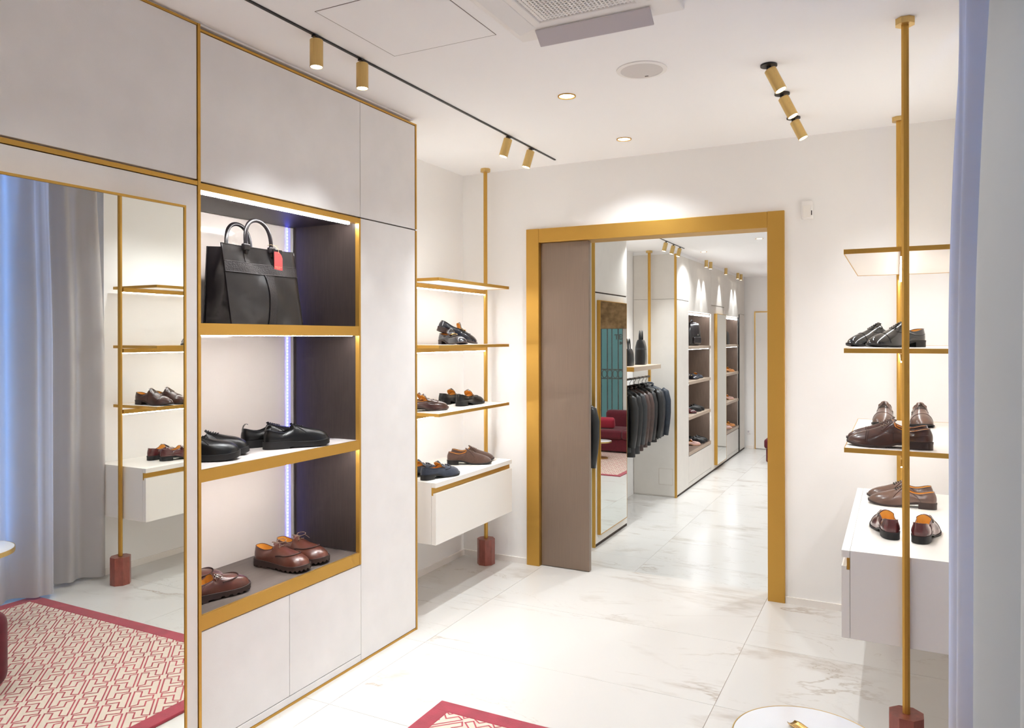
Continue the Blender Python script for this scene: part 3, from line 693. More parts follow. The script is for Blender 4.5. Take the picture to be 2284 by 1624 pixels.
class Shoe:
    def __init__(s, L=0.295, W=0.104, toe='point', style='oxford', th=0.006, heel=0.022, chunky=False, zh=0.066, zs=0.052, zth=0.088, throat=0.43, toe_h=0.030, lift=0.012):
        s.L, s.W, s.style, s.th, s.heel, s.chunky = L, W, style, th, heel, chunky
        s.wf = W_POINT if toe == 'point' else W_ROUND
        s.zh, s.zs, s.zth, s.throat, s.toe_h, s.lift = zh, zs, zth, throat, toe_h, lift
        s.s0 = 0.44
        s.top = table_curve([(0, zh), (.25, zh - 0.002), (.55, zs), (.8, zs + (zth - 0.013 - zs) * 0.45), (1, zth - 0.013)])
    def zb(s, x):
        if s.chunky: return s.th + 0.006 * (1 - smooth01(0.2, 0.6, x)) + s.lift * max(0, (x - 0.72) / 0.28) ** 2
        return s.th + s.heel * (1 - smooth01(0.26, 0.58, x)) + s.lift * max(0, (x - 0.68) / 0.32) ** 2
    def out(s, u, grow=0.0):
        """u in [0,2): 0 heel, 1 toe, outer side first; -> x(0..1), X, Y"""
        uu = u if u <= 1 else 2 - u; sg = 1 if u <= 1 else -1
        x = (1 - math.cos(PI * uu)) / 2
        wv = s.wf(uu) * s.W / 2
        cl = 0.010 * math.sin(PI * max(0, x - 0.35) / 0.65) * 0.6 - 0.004 * x
        tx = x * (s.L + 2 * grow) - grow
        return x, tx, sg * wv * (1 + grow / (s.W * 0.5)) - cl
    def T(s, u):
        uu = u if u <= 1 else 2 - u; sg = 1 if u <= 1 else -1
        xh, xt = 0.025, s.throat
        wth = 0.27 * s.W
        if uu < s.s0:
            a = uu / s.s0; x = xh + (xt - xh) * (1 - math.cos(PI * a)) / 2
            wo = s.W * 0.27
            y = wo * math.sin(PI * min(1, a * 1.0) ** 0.85) ** 0.75 if a < 0.62 else None
            if y is None:
                y62 = wo * math.sin(PI * 0.62 ** 0.85) ** 0.75
                y = y62 + (wth - y62) * smooth01(0.62, 1, a)
            z = s.top(a)
        else:
            a = (uu - s.s0) / (1 - s.s0); x = xt + 0.02 * math.sin(a * PI / 2) ; y = wth * (1 - a) ; z = s.zth - 0.013 * (1 - a) ** 2
        return x, x * s.L, sg * y, z + s.zb(0.15) - 0.012
    def P(s, u, v, lift=0.0):
        uu = u if u <= 1 else 2 - u
        bx, X0, Y0 = s.out(u); tx, X1, Y1, Z1 = s.T(u); Z0 = s.zb(bx)
        f = smooth01(0.34, 0.60, uu)
        # side wall
        aw = v ** 1.6; sgn = 1 if Y0 >= 0 else -1
        bul = 0.005 * math.sin(PI * min(1, v * 1.1)) if v < 0.9 else 0
        xw, yw, zw = X0 + (X1 - X0) * aw, Y0 + (Y1 - Y0) * aw + sgn * bul * min(1, uu * 6), Z0 + (Z1 - Z0) * v
        if uu < 0.12: xw -= 0.004 * math.sin(PI * v) * (1 - uu / 0.12)
        # vamp
        t = min(1, v / 0.34); q = math.sqrt(max(0, 1 - (1 - t) ** 2))
        h1 = s.toe_h
        av = v + 0.05 * math.sin(PI * v)
        xv, yv = X0 + (X1 - X0) * av, Y0 + (Y1 - Y0) * av
        rise = Z1 - Z0 - h1
        zv = Z0 + h1 * q + rise * (v ** 1.35)
        p = np.array([xw + (xv - xw) * f, yw + (yv - yw) * f, zw + (zv - zw) * f])
        if lift:
            e = 1e-3; du = s.P(u + e, v) - s.P(u - e if u > e else u, v); dv = s.P(u, min(1, v + e)) - s.P(u, max(0, v - e))
            n = np.cross(dv, du); ln = np.linalg.norm(n)
            if ln > 1e-12:
                n /= ln
                c = np.array([s.L * .6, 0, 0.02])
                if n @ (p - c) < 0: n = -n
                p = p + n * lift
        return p
    def us(s, n): return [2 * i / n for i in range(n)]
    def upper(s, n=72, m=13):
        rows = [[s.P(u, (j / m) ** 1.35) for u in s.us(n)] for j in range(m + 1)]
        return MB().grid(rows, closed_v=True)
    def collar(s, r=0.0016):
        return MB().tube([s.P(u, 1.0) for u in s.us(56)], r, 6, closed=True)
    def lining(s):
        def ring(k, z, shift=0.0):
            R = []
            for u in s.us(56):
                p = s.P(u, 1.0); cxm = s.L * 0.24
                R.append((cxm + (p[0] - cxm) * k + shift, p[1] * k, p[2] if z is None else z))
            return R
        z0 = s.zb(0.15) + 0.004
        rows = [ring(0.985, None), ring(0.94, z0 + 0.028), ring(0.93, z0 + 0.012), ring(0.9, z0), ring(0.4, z0 - 0.001), ring(0.02, z0 - 0.001)]
        return MB().grid(rows, closed_v=True)
    def sole(s, n=None):
        n = n or (176 if s.chunky == 'lug' else 72)
        g = 0.006 if s.chunky else 0.004
        rows = [[], [], [], []]; 
        for i, u in enumerate(s.us(n)):
            x, X, Y = s.out(u, g); xi, XI, YI = s.out(u, -0.004)
            zt = s.zb(x); zb = zt - s.th
            if s.chunky:
                zb = 0.004 + s.lift * max(0, (x - 0.75) / 0.25) ** 2 if x > 0.42 else (0.0 if x < 0.33 else 0.007)
                if s.chunky == 'lug' and (i // 3) % 2 and (x > 0.45 or x < 0.3): zb += 0.006
            rows[0].append((XI, YI, zt + 0.0005)); rows[1].append((X, Y, zt + 0.0005)); rows[2].append((X, Y, zb)); rows[3].append((XI * 0.98 + 0.003, YI * 0.9, zb))
        mb = MB().grid(rows, closed_v=True)
        o = len(mb.v) - n
        mb.v.append((s.L * 0.5, 0, 0.006 if not s.chunky else 0.004)); c = len(mb.v) - 1
        for i in range(n): mb.f.append((o + i, o + (i + 1) % n, c))
        return mb
    def welt(s):
        return MB().tube([(lambda x, X, Y: (X, Y, s.zb(x) + 0.0012))(*s.out(u, 0.0045 if s.chunky else 0.003)) for u in s.us(72)], 0.0017, 5, closed=True)
    def heel_block(s):
        pts = []
        for i in range(25):
            uu = 0.335 * (1 - i / 12) if i <= 12 else 0.335 * (i - 12) / 12
            x, X, Y = s.out(uu if i > 12 else (2 - uu) % 2, 0.003); pts.append((X, Y))
        return MB().prism(pts, 0.0, s.heel + 0.0005)
    def seam_x(s, x0, lift=0.0008, r=0.0009):
        pts = []
        for i in range(61):
            u = 0.5 + i / 60; 
            lo, hi = 0.0, 1.0
            if s.P(u, 0)[0] < x0 * s.L: continue
            for _ in range(18):
                m = (lo + hi) / 2
                if s.P(u, m)[0] > x0 * s.L: lo = m
                else: hi = m
            if lo < 0.995: pts.append(s.P(u, lo, lift))
        return pts
    def seam_v(s, v, u0, lift=0.0012, n=40): return [s.P(u0 + (2 - 2 * u0) * i / n, v, lift) for i in range(n + 1)]
    def seam_u(s, u, v0, v1, lift=0.0008, n=14): return [s.P(u, v0 + (v1 - v0) * i / n, lift) for i in range(n + 1)]

PROTO = {}
def build_shoe(key, style, up, sole='sole_black', lace='lace_black', lining='lining', mirror=False, **kw):
    s = Shoe(style=style, **kw)
    parts = [('upper', s.upper(), up, 'all'), ('collar', s.collar(), up, 'all'), ('lining', s.lining(), lining, 'all'), ('sole', s.sole(), sole, 'yes')]
    if not s.chunky: parts.append(('heel', s.heel_block(), sole, False))
    parts.append(('welt', s.welt(), sole, 'all'))
    laces = MB(); seam = MB(); dark = 'stitch' if 'black' not in up and 'navy' not in up and up != 'patent' else 'lace_black'
    if style in ('oxford', 'captoe', 'derby', 'tyrol'):
        nl = {'oxford': 5, 'captoe': 5, 'derby': 5, 'tyrol': 2}[style]; ds = 0.16 if style != 'tyrol' else 0.2
        vmin = 0.70 if style != 'tyrol' else 0.82
        for i in range(nl):
            v = vmin + (0.985 - vmin) * i / (nl - 1)
            dd = ds * (0.55 + 0.75 * (1 - (v - vmin) / (1 - vmin)))
            laces.tube([s.P(1 - dd + 2 * dd * k / 8, v, 0.0022 + 0.0012 * math.sin(PI * k / 8)) for k in range(9)], 0.0017, 6)
        if style == 'derby':
            for sg in (-1, 1):
                pts = [s.P(1 + sg * (0.26 + 0.12 * (1 - t) ** 1.5), 0.60 + 0.40 * t - 0.32 * (1 - t) ** 2, 0.0012) for t in np.linspace(0, 1, 14)]
                seam.tube(pts, 0.0014, 5)
        if style in ('oxford', 'captoe'):
            for sg in (-1, 1):
                seam.tube([s.P(1 + sg * (0.26 + 0.06 * (1 - t)), 0.62 + 0.38 * t, 0.0008) for t in np.linspace(0, 1, 12)], 0.0009, 5)
            seam.tube(s.seam_x(0.76), 0.0011, 5)
            if style == 'captoe': seam.tube(s.seam_x(0.735), 0.0008, 5)
            for sg in (0.46, 1.54): seam.tube(s.seam_u(sg, 0.05, 0.6), 0.0008, 5)
            seam.tube([s.P(0.10 + 0.62 * t if t <= 1 else 0, 0.58 - 0.05 * t + (0.12 * (t - .6) if t > .6 else 0), 0.0008) for t in np.linspace(0, 1, 18)], 0.0008, 5)
            seam.tube([s.P(1.90 - 0.62 * t, 0.58 - 0.05 * t + (0.12 * (t - .6) if t > .6 else 0), 0.0008) for t in np.linspace(0, 1, 18)], 0.0008, 5)
        if style == 'derby':
            for sg in (0.30, 1.70): seam.tube(s.seam_u(sg, 0.02, 0.95), 0.0008, 5)
        if style == 'tyrol':
            seam.tube(s.seam_v(0.27, 0.52, 0.0022), 0.0030, 6)
            for sg in (-1, 1):
                c = s.P(1, 0.93, 0.006)
                laces.tube([c + np.array([0.022 * math.sin(t) - 0.005, sg * (0.028 * (1 - math.cos(t))) * 0.6, 0.012 * math.sin(t * .5)]) for t in np.linspace(0, 2 * PI, 18)], 0.0017, 6)
                laces.tube([c, c + np.array([0.015, sg * 0.02, 0.006]), c + np.array([0.03, sg * 0.035, -0.012])], 0.0016, 6)
        # tongue
        tg = []
        for i in range(7):
            t = i / 6; c = s.P(1, 0.9 + 0.1 * min(1, t * 2), 0.001); ww = 0.020 * (1 - 0.2 * max(0, t - .5) * 2)
            if t > 0.5: c = c + np.array([-0.008, 0, 0.007]) * (t - 0.5) * 2
            tg.append([(c[0] - 0.006 * (a * a), c[1] + ww * a, c[2] - 0.006 * a * a) for a in np.linspace(-1, 1, 9)])
        parts.append(('tongue', MB().grid(tg), up, 'all'))
        parts.append(('laces', laces, lace, 'all'))
    if style in ('loafer', 'tassel', 'bit', 'plain_loafer'):
        seam.tube(s.seam_v(0.42, 0.55, 0.0015), 0.0018, 6)
        tl = 0.040 if style != 'tassel' else 0.034
        A, B = [], []
        for i in range(15):
            t = i / 14; base = s.P(1, 0.80 + 0.2 * min(1, t * 2.5), 0.0015)
            k = max(0, (t - 0.4) / 0.6); c = base + np.array([-0.022 * k, 0, tl * k * (1 - 0.25 * k)])
            ww = 0.030 * max(0, 1 - max(0, (t - 0.5) / 0.5) ** 3) ** 0.5 + 0.002
            A.append([(c[0] - 0.012 * a * a, c[1] + ww * a, c[2] - 0.010 * a * a) for a in np.linspace(-1, 1, 11)])
            B.append([(c[0] - 0.012 * a * a - 0.0025, c[1] + ww * a * 0.97, c[2] - 0.010 * a * a - 0.002) for a in np.linspace(-1, 1, 11)])
        parts.append(('tongue', MB().grid(A), up, 'all')); parts.append(('tongue_lining', MB().grid(B), lining, 'all'))
        if style == 'loafer':
            st = [[s.P(0.66 + 0.68 * k / 24, v, 0.0028) for k in range(25)] for v in (0.64, 0.70, 0.76)]
            parts.append(('strap', MB().grid(st), up, 'all'))
        if style == 'bit':
            ch = MB()
            for k in range(7):
                u = 0.80 + 0.40 * k / 6; p = s.P(u, 0.74, 0.004); p2 = s.P(u + 0.03, 0.74, 0.004); d = (p2 - p); d /= np.linalg.norm(d)
                up_ = s.P(u, 0.84, 0.004) - p; up_ /= np.linalg.norm(up_)
                ch.tube([p + d * 0.0065 * math.cos(t) + up_ * 0.0048 * math.sin(t) for t in np.linspace(0, 2 * PI, 13)[:-1]], 0.0014, 6, closed=True)
            parts.append(('chain', ch, 'bit_gold', 'all'))
        if style == 'tassel':
            ts = MB()
            for sg in (-1, 1):
                c = s.P(1, 0.70, 0.004); e = s.P(1 + sg * 0.09, 0.52, 0.004)
                ts.tube([c, (c + e) / 2 + np.array([0, 0, 0.004]), e], [0.002, 0.003, 0.0055], 8)
            ts.tube([s.P(0.78 + 0.44 * k / 14, 0.86, 0.004) for k in range(15)], 0.0022, 6)
            parts.append(('tassel', ts, up, 'all'))
    if style == 'monk':
        st = [[s.P(0.50 + 0.72 * k / 24, v, l_) for k in range(25)] for v, l_ in ((0.66, 0.0005), (0.67, 0.0048), (0.76, 0.005), (0.86, 0.005), (0.94, 0.0048), (0.95, 0.0005))]
        parts.append(('strap', MB().grid(st), up, 'all'))
        bk = MB(); p = [s.P(0.62, .63, .008), s.P(0.62, .97, .008), s.P(0.74, .97, .008), s.P(0.74, .63, .008)]
        for i in range(4): bk.tube([p[i], p[(i + 1) % 4]], 0.0016, 6)
        bk.tube([(p[0] + p[1]) / 2, (p[2] + p[3]) / 2], 0.0012, 6)
        parts.append(('buckle', bk, 'metal', 'all'))
        if s.chunky: seam.tube(s.seam_v(0.27, 0.56, 0.0022), 0.0028, 6)
        else: seam.tube(s.seam_x(0.76), 0.0010, 5)
        for sg in (0.30, 1.70): seam.tube(s.seam_u(sg, 0.02, 0.9), 0.0008, 5)
    if style == 'derby' and s.chunky:
        p = s.P(0, 1.0); pull = [[(p[0] + 0.002 + dx, dy, p[2] - 0.012 + dz) for dy in (-0.009, 0.009)] for dx, dz in ((-0.006, -0.01), (-0.005, 0.01), (0.0, 0.026), (0.008, 0.034), (0.016, 0.035), (0.018, 0.030))]
        parts.append(('pull_tab', MB().grid(pull), up, 'all'))
    if seam.v: parts.append(('seams', seam, dark, 'all'))
    out = []
    for nm, mb, mt, sm in parts:
        if mirror: mb.v = [(x, -y, z) for x, y, z in mb.v]
        out.append((nm, mb.mesh(nm, mt, sm)))
    PROTO[(key, mirror)] = out
SPECS = {
    'black_derby': dict(style='derby', up='leather_black', chunky=True, th=0.026, lift=0.010, toe='round', W=0.108, toe_h=0.036, zth=0.084, zh=0.066, lining='lace_black'),
    'brown_tyrol': dict(style='tyrol', up='leather_brown', sole='sole_brown', lace='lace_brown', chunky='lug', th=0.026, lift=0.008, toe='round', W=0.110, toe_h=0.034, zth=0.088, zh=0.072, zs=0.060, throat=0.41),
    'brown_monk': dict(style='monk', up='leather_brown', sole='sole_brown', chunky='lug', th=0.025, lift=0.008, toe='round', W=0.110, toe_h=0.036, zth=0.078, throat=0.43),
    'navy_bit': dict(style='bit', up='navy_leather', sole='sole_brown', toe='round', W=0.098, zth=0.060, zh=0.058, zs=0.044, throat=0.50, toe_h=0.030),
    'brown_loafer': dict(style='loafer', up='leather_dark', sole='sole_brown', toe='round', W=0.098, zth=0.058, zh=0.056, zs=0.042, throat=0.50, toe_h=0.030),
    'black_loafer': dict(style='plain_loafer', up='leather_black', toe='round', W=0.098, zth=0.058, zh=0.060, zs=0.044, throat=0.50, toe_h=0.030),
    'suede_tassel': dict(style='tassel', up='suede_navy', toe='round', W=0.100, zth=0.060, zh=0.060, zs=0.046, throat=0.49, toe_h=0.032),
    'suede_derby': dict(style='derby', up='suede_brown', lace='lace_brown', toe='round', W=0.102, zth=0.084),
    'patent_oxford': dict(style='oxford', up='patent', toe='point', zth=0.090),
    'brown_captoe': dict(style='captoe', up='leather_dark', sole='sole_brown', lace='lace_brown', toe='point', L=0.31, W=0.104, zth=0.090),
    'taupe_oxford': dict(style='oxford', up='leather_taupe', lace='lace_black', toe='round', W=0.104, zth=0.090),
    'brown_derby': dict(style='derby', up='leather_taupe', sole='sole_brown', lace='lace_black', toe='point', L=0.30, zth=0.086),
    'burgundy_monk': dict(style='monk', up='burgundy', toe='point', zth=0.078, throat=0.44),
    'pink_loafer': dict(style='loafer', up='leather_pink', sole='sole_tan', toe='round', W=0.09, zth=0.052, zh=0.054, zs=0.04, throat=0.5),
    'tan_loafer': dict(style='loafer', up='leather_tan', sole='sole_tan', toe='round', W=0.092, zth=0.052, zh=0.054, zs=0.04, throat=0.5),
}
def shoe(key, label, x, y, z, ang, left, group, pitch=0.0, roll=0.0, cat='shoe', name='shoe'):
    if (key, left) not in PROTO:
        kw = dict(SPECS[key]); build_shoe(key, kw.pop('style'), kw.pop('up'), mirror=left, **kw)
    t = bpy.data.objects.new(name, None); C.objects.link(t); t.empty_display_size = 0.05
    t.location = (x, y, z + 0.0006); t.rotation_mode = 'ZYX'
    t.rotation_euler = Matrix.Rotation(math.radians(ang), 3, 'Z').to_euler()
    if pitch or roll:
        t.rotation_mode = 'XYZ'
        t.rotation_euler = (Matrix.Rotation(math.radians(ang), 3, 'Z') @ Matrix.Rotation(math.radians(pitch), 3, 'Y') @ Matrix.Rotation(math.radians(roll), 3, 'X')).to_euler()
    tag(t, label, cat, group)
    for nm, me in PROTO[(key, left)]:
        p = link(nm, me, t)
        if nm == 'seams': p['kind'] = 'stuff'
    return t
g = 'black derbies in the open niche'
shoe('black_derby', 'black derby at left of middle niche shelf, nearer the shelf edge', -2.640, 2.050, 1.101, 46, False, g)
shoe('black_derby', 'black derby at left of middle niche shelf, farther from the edge', -2.710, 2.165, 1.101, 46, True, g)
shoe('black_derby', 'black derby at right of middle niche shelf, nearer the shelf edge', -2.535, 2.500, 1.101, 62, True, g)
shoe('black_derby', 'black derby at right of middle niche shelf, mostly behind its partner', -2.660, 2.485, 1.101, 66, False, g)
g = 'brown shoes in the bottom of the niche'
shoe('brown_monk', 'chunky brown buckled shoe at left of bottom niche shelf', -2.500, 2.022, 0.548, 80, True, g)
shoe('brown_monk', 'chunky brown buckled shoe half hidden behind the other at left', -2.640, 2.020, 0.548, 80, False, g)
shoe('brown_tyrol', 'chunky brown laced shoe at right of bottom niche shelf, front one', -2.665, 2.580, 0.548, 3, True, g)
shoe('brown_tyrol', 'chunky brown laced shoe at right of bottom niche shelf, behind its partner', -2.672, 2.722, 0.548, 0, False, g)
g = 'loafers on the corner shelf unit'
shoe('navy_bit', 'dark loafer with gold chain standing flat on the second shelf', -2.72, 4.26, 1.56, -27, True, g)
shoe('navy_bit', 'navy loafer with gold chain leaning heel up on the other', -2.716, 4.212, 1.653, 52, False, g, pitch=20)
shoe('brown_loafer', 'shiny brown loafer nearest the shelf edge next to the cabinet', -2.650, 3.735, 1.157, 58, False, g)
shoe('brown_loafer', 'shiny brown loafer farther back on the third shelf', -2.735, 3.815, 1.157, 58, True, g)
shoe('black_loafer', 'black loafer nearest the edge of the third shelf', -2.545, 4.190, 1.157, 89, True, g)
shoe('black_loafer', 'black loafer set back on the third shelf behind its partner', -2.700, 4.225, 1.157, 89, False, g)
g = 'suede shoes on the corner console'
shoe('suede_tassel', 'navy suede tassel loafer nearest the front of the corner console', -2.505, 3.715, 0.7585, 76, False, g)
shoe('suede_tassel', 'navy suede tassel loafer mostly hidden by the cabinet end', -2.635, 3.705, 0.7585, 78, True, g)
shoe('suede_derby', 'brown suede derby at the front of the corner console', -2.674, 4.270, 0.7585, 34, True, g)
shoe('suede_derby', 'brown suede derby behind its partner on the corner console', -2.722, 4.392, 0.7585, 34, False, g)
g = 'dress shoes on the shelf unit by the curtain'
shoe('patent_oxford', 'black patent oxford on second shelf beside the front gold pole', 0.105, 3.83, 1.5565, 224, True, g)
shoe('patent_oxford', 'black patent oxford on second shelf, left of its partner', 0.012, 3.99, 1.5565, 224, False, g)
shoe('brown_captoe', 'brown cap toe oxford at the near edge of the third shelf', 0.125, 3.395, 1.1555, 174, True, g)
shoe('brown_captoe', 'brown cap toe oxford just behind the nearest one', 0.118, 3.515, 1.1555, 174, False, g)
shoe('taupe_oxford', 'grey brown oxford facing the camera at left of third shelf', -0.050, 4.49, 1.1555, -93, True, g)
shoe('taupe_oxford', 'grey brown oxford facing the camera behind the gold pole', 0.100, 4.49, 1.1555, -87, False, g)
shoe('brown_derby', 'smooth brown derby lying across the white console', 0.170, 4.185, 0.7645, 174, True, g)
shoe('brown_derby', 'smooth brown derby partly hidden behind its partner on console', 0.162, 4.345, 0.7645, 177, False, g)
shoe('burgundy_monk', 'burgundy monk strap shoe with heel to camera, left of pole', -0.015, 3.470, 0.7645, 101, False, g)
shoe('burgundy_monk', 'burgundy monk strap shoe with heel to camera, right of pole', 0.078, 3.450, 0.7645, 80, True, g)
# ------------------------------------------------------------------ leather bag in the top niche
ZS = 1.6605
bag = Thing('briefcase', 'large black leather tote briefcase with red tag in the top niche', 'bag', (-2.52, 2.4, ZS))
HB = 0.335
def front(u, w_, off=0.0):
    """u 0..1 along the bag (left->right), w 0..1 upwards"""
    y = 2.205 - 0.012 * w_ + u * 0.425; 
    x = -2.415 - 0.045 * w_ + 0.016 * math.sin(PI * u) * math.sin(PI * min(1, w_ * 1.2)) if w_ < 0.833 else -2.415 - 0.045 * w_
    x += (0.0045 * math.sin(9 * u + 4) * math.sin(7 * w_) + 0.003 * math.sin(17 * u + 5 * w_) * math.sin(9 * w_ + 1)) * min(1, 6 * u, 6 * (1 - u)) + off
    z = ZS + HB * w_ - 0.004 * math.sin(PI * u) * w_
    if u > 0.97: x -= 0.01 * (u - 0.97) / 0.03
    return (x, y, z)
def back(u, w_):
    return (-2.640 + 0.022 * w_ + 0.01 * math.sin(PI * u) * -1, 2.255 + u * 0.40, ZS + HB * w_)
def sheet(fn, nu=24, nw=14, th=0.006, sg=-1):
    A = [[fn(i / nu, j / nw) for i in range(nu + 1)] for j in range(nw + 1)]
    B = [[(p[0] + sg * th, p[1], p[2]) for p in r] for r in A]
    mb = MB().grid(A).grid(B)
    e = [(0, j) for j in range(nw + 1)]
    for R1, R2 in (([r[0] for r in A], [r[0] for r in B]), ([r[-1] for r in A], [r[-1] for r in B]), (A[0], B[0]), (A[-1], B[-1])): mb.grid([R1, R2])
    return mb
bag.part('front_panel', sheet(front), 'leather_bag', 'yes')
bag.part('back_panel', sheet(back, sg=1), 'leather_bag_dark', 'yes')
def gusset(u):
    rows = []
    for j in range(13):
        w_ = j / 12; a = np.array(front(u, w_)) + np.array([-0.004, 0, 0]); b = np.array(back(u, w_)) + np.array([0.004, 0, 0])
        row = []
        for k in range(9):
            t = k / 8; p = a + (b - a) * t
            p[1] += (1 if u < 0.5 else -1) * (0.012 + 0.05 * w_) * math.sin(PI * t) * (1 + 0.15 * math.sin(9 * w_ + k))
            row.append(tuple(p))
        rows.append(row)
    return MB().grid(rows)
bag.part('gusset', gusset(0.012), 'leather_bag_dark', 'all'); bag.part('gusset', gusset(0.988), 'leather_bag_dark', 'all')
bag.part('base', MB().grid([[(lambda a, b: tuple(np.array(a) + (np.array(b) - np.array(a)) * k / 4 + np.array([0, 0, 0.001])))(front(i / 12, 0), back(i / 12, 0)) for k in range(5)] for i in range(13)]), 'leather_bag_dark')
def patch(u0, u1, w0, w1, off, nu=20, nw=8, curve=0.0):
    A = [[front(u0 + (u1 - u0) * i / nu + curve * math.sin(PI * (w0 + (w1 - w0) * j / nw) * 1.0), w0 + (w1 - w0) * j / nw, off) for i in range(nu + 1)] for j in range(nw + 1)]
    mb = MB().grid(A)
    B = [[(p[0] - off, p[1], p[2]) for p in r] for r in A]
    for R1, R2 in (([r[0] for r in A], [r[0] for r in B]), ([r[-1] for r in A], [r[-1] for r in B]), (A[0], B[0]), (A[-1], B[-1])): mb.grid([R1, R2])
    return mb
bag.part('woven_band', patch(0.002, 0.998, 0.655, 0.78, 0.003), 'weave', 'yes')
bag.part('woven_strip', patch(0.47, 0.58, 0.005, 0.652, 0.0025, 6, 16, 0.035), 'weave', 'yes')
pip = MB()
for ww, of in ((0.652, 0.003), (0.783, 0.002), (0.998, 0.0)): pip.tube([front(i / 24, ww, of) for i in range(25)], 0.0018, 6)
pip.tube([front(0.47 + 0.035 * math.sin(PI * 0.65 * i / 16), 0.65 * i / 16, 0.003) for i in range(17)], 0.0018, 6)
pip.tube([front(0.58 + 0.035 * math.sin(PI * 0.65 * i / 16), 0.65 * i / 16, 0.002) for i in range(17)], 0.0010, 6)
pip.tube([front(0.004, i / 14, 0) for i in range(15)], 0.002, 6); pip.tube([front(0.996, i / 14, 0) for i in range(15)], 0.002, 6)
bag.part('piping', pip, 'leather_bag_dark', 'all')
def handle(fn, name, dx):
    a, b = np.array(fn(0.295, 0.995)), np.array(fn(0.645, 0.995)); a[0] += dx; b[0] += dx
    pts = []; n = 26
    for i in range(n + 1):
        t = i / n; p = a + (b - a) * (0.5 - 0.5 * math.cos(PI * t)) ; h = 0.122 * math.sin(PI * t) ** 0.62
        pts.append(tuple(p + np.array([-0.012 * math.sin(PI * t), 0, h])))
    hd = bag.part('handle', MB().tube([tuple(a + np.array([0.002, 0, -0.03]))] + pts + [tuple(b + np.array([0.002, 0, -0.03]))], 0.0075, 10, flat=1.25), 'leather_bag_dark', 'all')
    for u in (0.295, 0.645):
        q = fn(u, 0.985); bag.part('handle_collar', MB().rbox(q[0] + dx - 0.010, q[0] + dx + 0.011, q[1] - 0.018, q[1] + 0.018, q[2] - 0.012, q[2] + 0.016, r=0.006, seg=3), 'leather_bag_dark', 'yes', parent=hd)
handle(front, 'f', 0.003); handle(back, 'b', -0.003)
bag.part('handle_tab', patch(0.265, 0.335, 0.79, 0.97, 0.0025, 4, 6), 'leather_bag', 'yes')
bag.part('handle_tab', patch(0.615, 0.685, 0.79, 0.97, 0.0025, 4, 6), 'leather_bag', 'yes')
Mx = lambda y, z, x: Matrix.Translation((x, y, z)) @ Matrix.Rotation(PI / 2, 4, 'Z') @ Matrix.Rotation(PI / 2, 4, 'X')
q = front(0.475, 0.85)
bag.part('stamp', text_mb('AMEDEO TESTONI', 0.0085, Mx(q[1], q[2], q[0] + 0.0012)), 'print_dark')
bag.part('stamp', text_mb('BOLOGNA', 0.006, Mx(q[1], q[2] - 0.010, q[0] + 0.0012)), 'print_dark')
tg = Thing('price_tag', 'red swing tag with gold print tied to the briefcase handle', 'tag', (-2.43, 2.475, 1.93))
q = front(0.70, 0.86); tx = q[0] + 0.016
tg.part('black_card', MB().prism([(-0.026, -0.046), (0.026, -0.046), (0.026, 0.046), (-0.026, 0.046)], 0, 0.001).xf(Mx(q[1] - 0.004, q[2] + 0.002, tx - 0.003)), 'tag_black')
card = tg.part('red_card', MB().prism([(-0.024, -0.040), (0.025, -0.040), (0.025, 0.012), (0.019, 0.026), (0.004, 0.040), (-0.024, 0.040)], 0, 0.001).xf(Mx(q[1] - 0.003, q[2] - 0.002, tx)), 'tag_red')
tg.part('print', text_mb('AMEDEO TESTONI', 0.0052, Mx(q[1] - 0.003, q[2] - 0.029, tx + 0.0012)), 'print_gold', parent=card)
tg.part('print', text_mb('BOLOGNA', 0.004, Mx(q[1] - 0.003, q[2] - 0.035, tx + 0.0012)), 'print_gold', parent=card)
tg.part('eyelet', MB().lathe([(0.0015, 0), (0.0015, 0.0004)], seg=10).xf(Mx(q[1] - 0.001, q[2] + 0.030, tx + 0.0011)), 'tag_black', parent=card)
hz = front(0.645, 0.995)
tg.part('string', MB().tube([(tx, q[1] - 0.001, q[2] + 0.03), (tx + 0.003, q[1] - 0.004, q[2] + 0.05), (hz[0] + 0.014, hz[1] + 0.012, hz[2] + 0.02), (hz[0] + 0.012, hz[1] - 0.012, hz[2] + 0.024), (hz[0] - 0.01, hz[1] - 0.008, hz[2] + 0.022)], 0.0011, 6)
        .tube([(hz[0] + 0.014, hz[1] + 0.012, hz[2] + 0.02), (hz[0] + 0.016, hz[1] + 0.03, hz[2] + 0.024)], 0.001, 6), 'string')

# ------------------------------------------------------------------ lower room: cabinets
G4 = 'tall cabinets in the lower room'
fz = lambda z: CAM_H + K * (z - CAM_H)
XA, XB2 = -2.81, -2.685
ca = Thing('tall_cabinet', 'narrow greige cabinet carrying the framed mirror beyond the doorway', 'cabinet', (-3.0, 7.9, ZF), G4)
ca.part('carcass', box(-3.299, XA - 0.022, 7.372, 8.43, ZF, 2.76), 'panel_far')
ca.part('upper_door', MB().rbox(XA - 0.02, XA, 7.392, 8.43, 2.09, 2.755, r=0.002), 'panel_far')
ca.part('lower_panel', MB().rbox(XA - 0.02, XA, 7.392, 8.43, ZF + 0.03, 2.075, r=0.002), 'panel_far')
ca.part('seam', box(XA - 0.021, XA - 0.006, 7.392, 8.42, 2.075, 2.09), 'gap')
ca.part('corner_trim', box(XA - 0.03, XA + 0.003, 7.371, 7.391, ZF, 2.76), 'gold')
ca.part('base_strip', box(XA - 0.02, XA - 0.002, 7.392, 8.43, ZF, ZF + 0.03), 'gap')
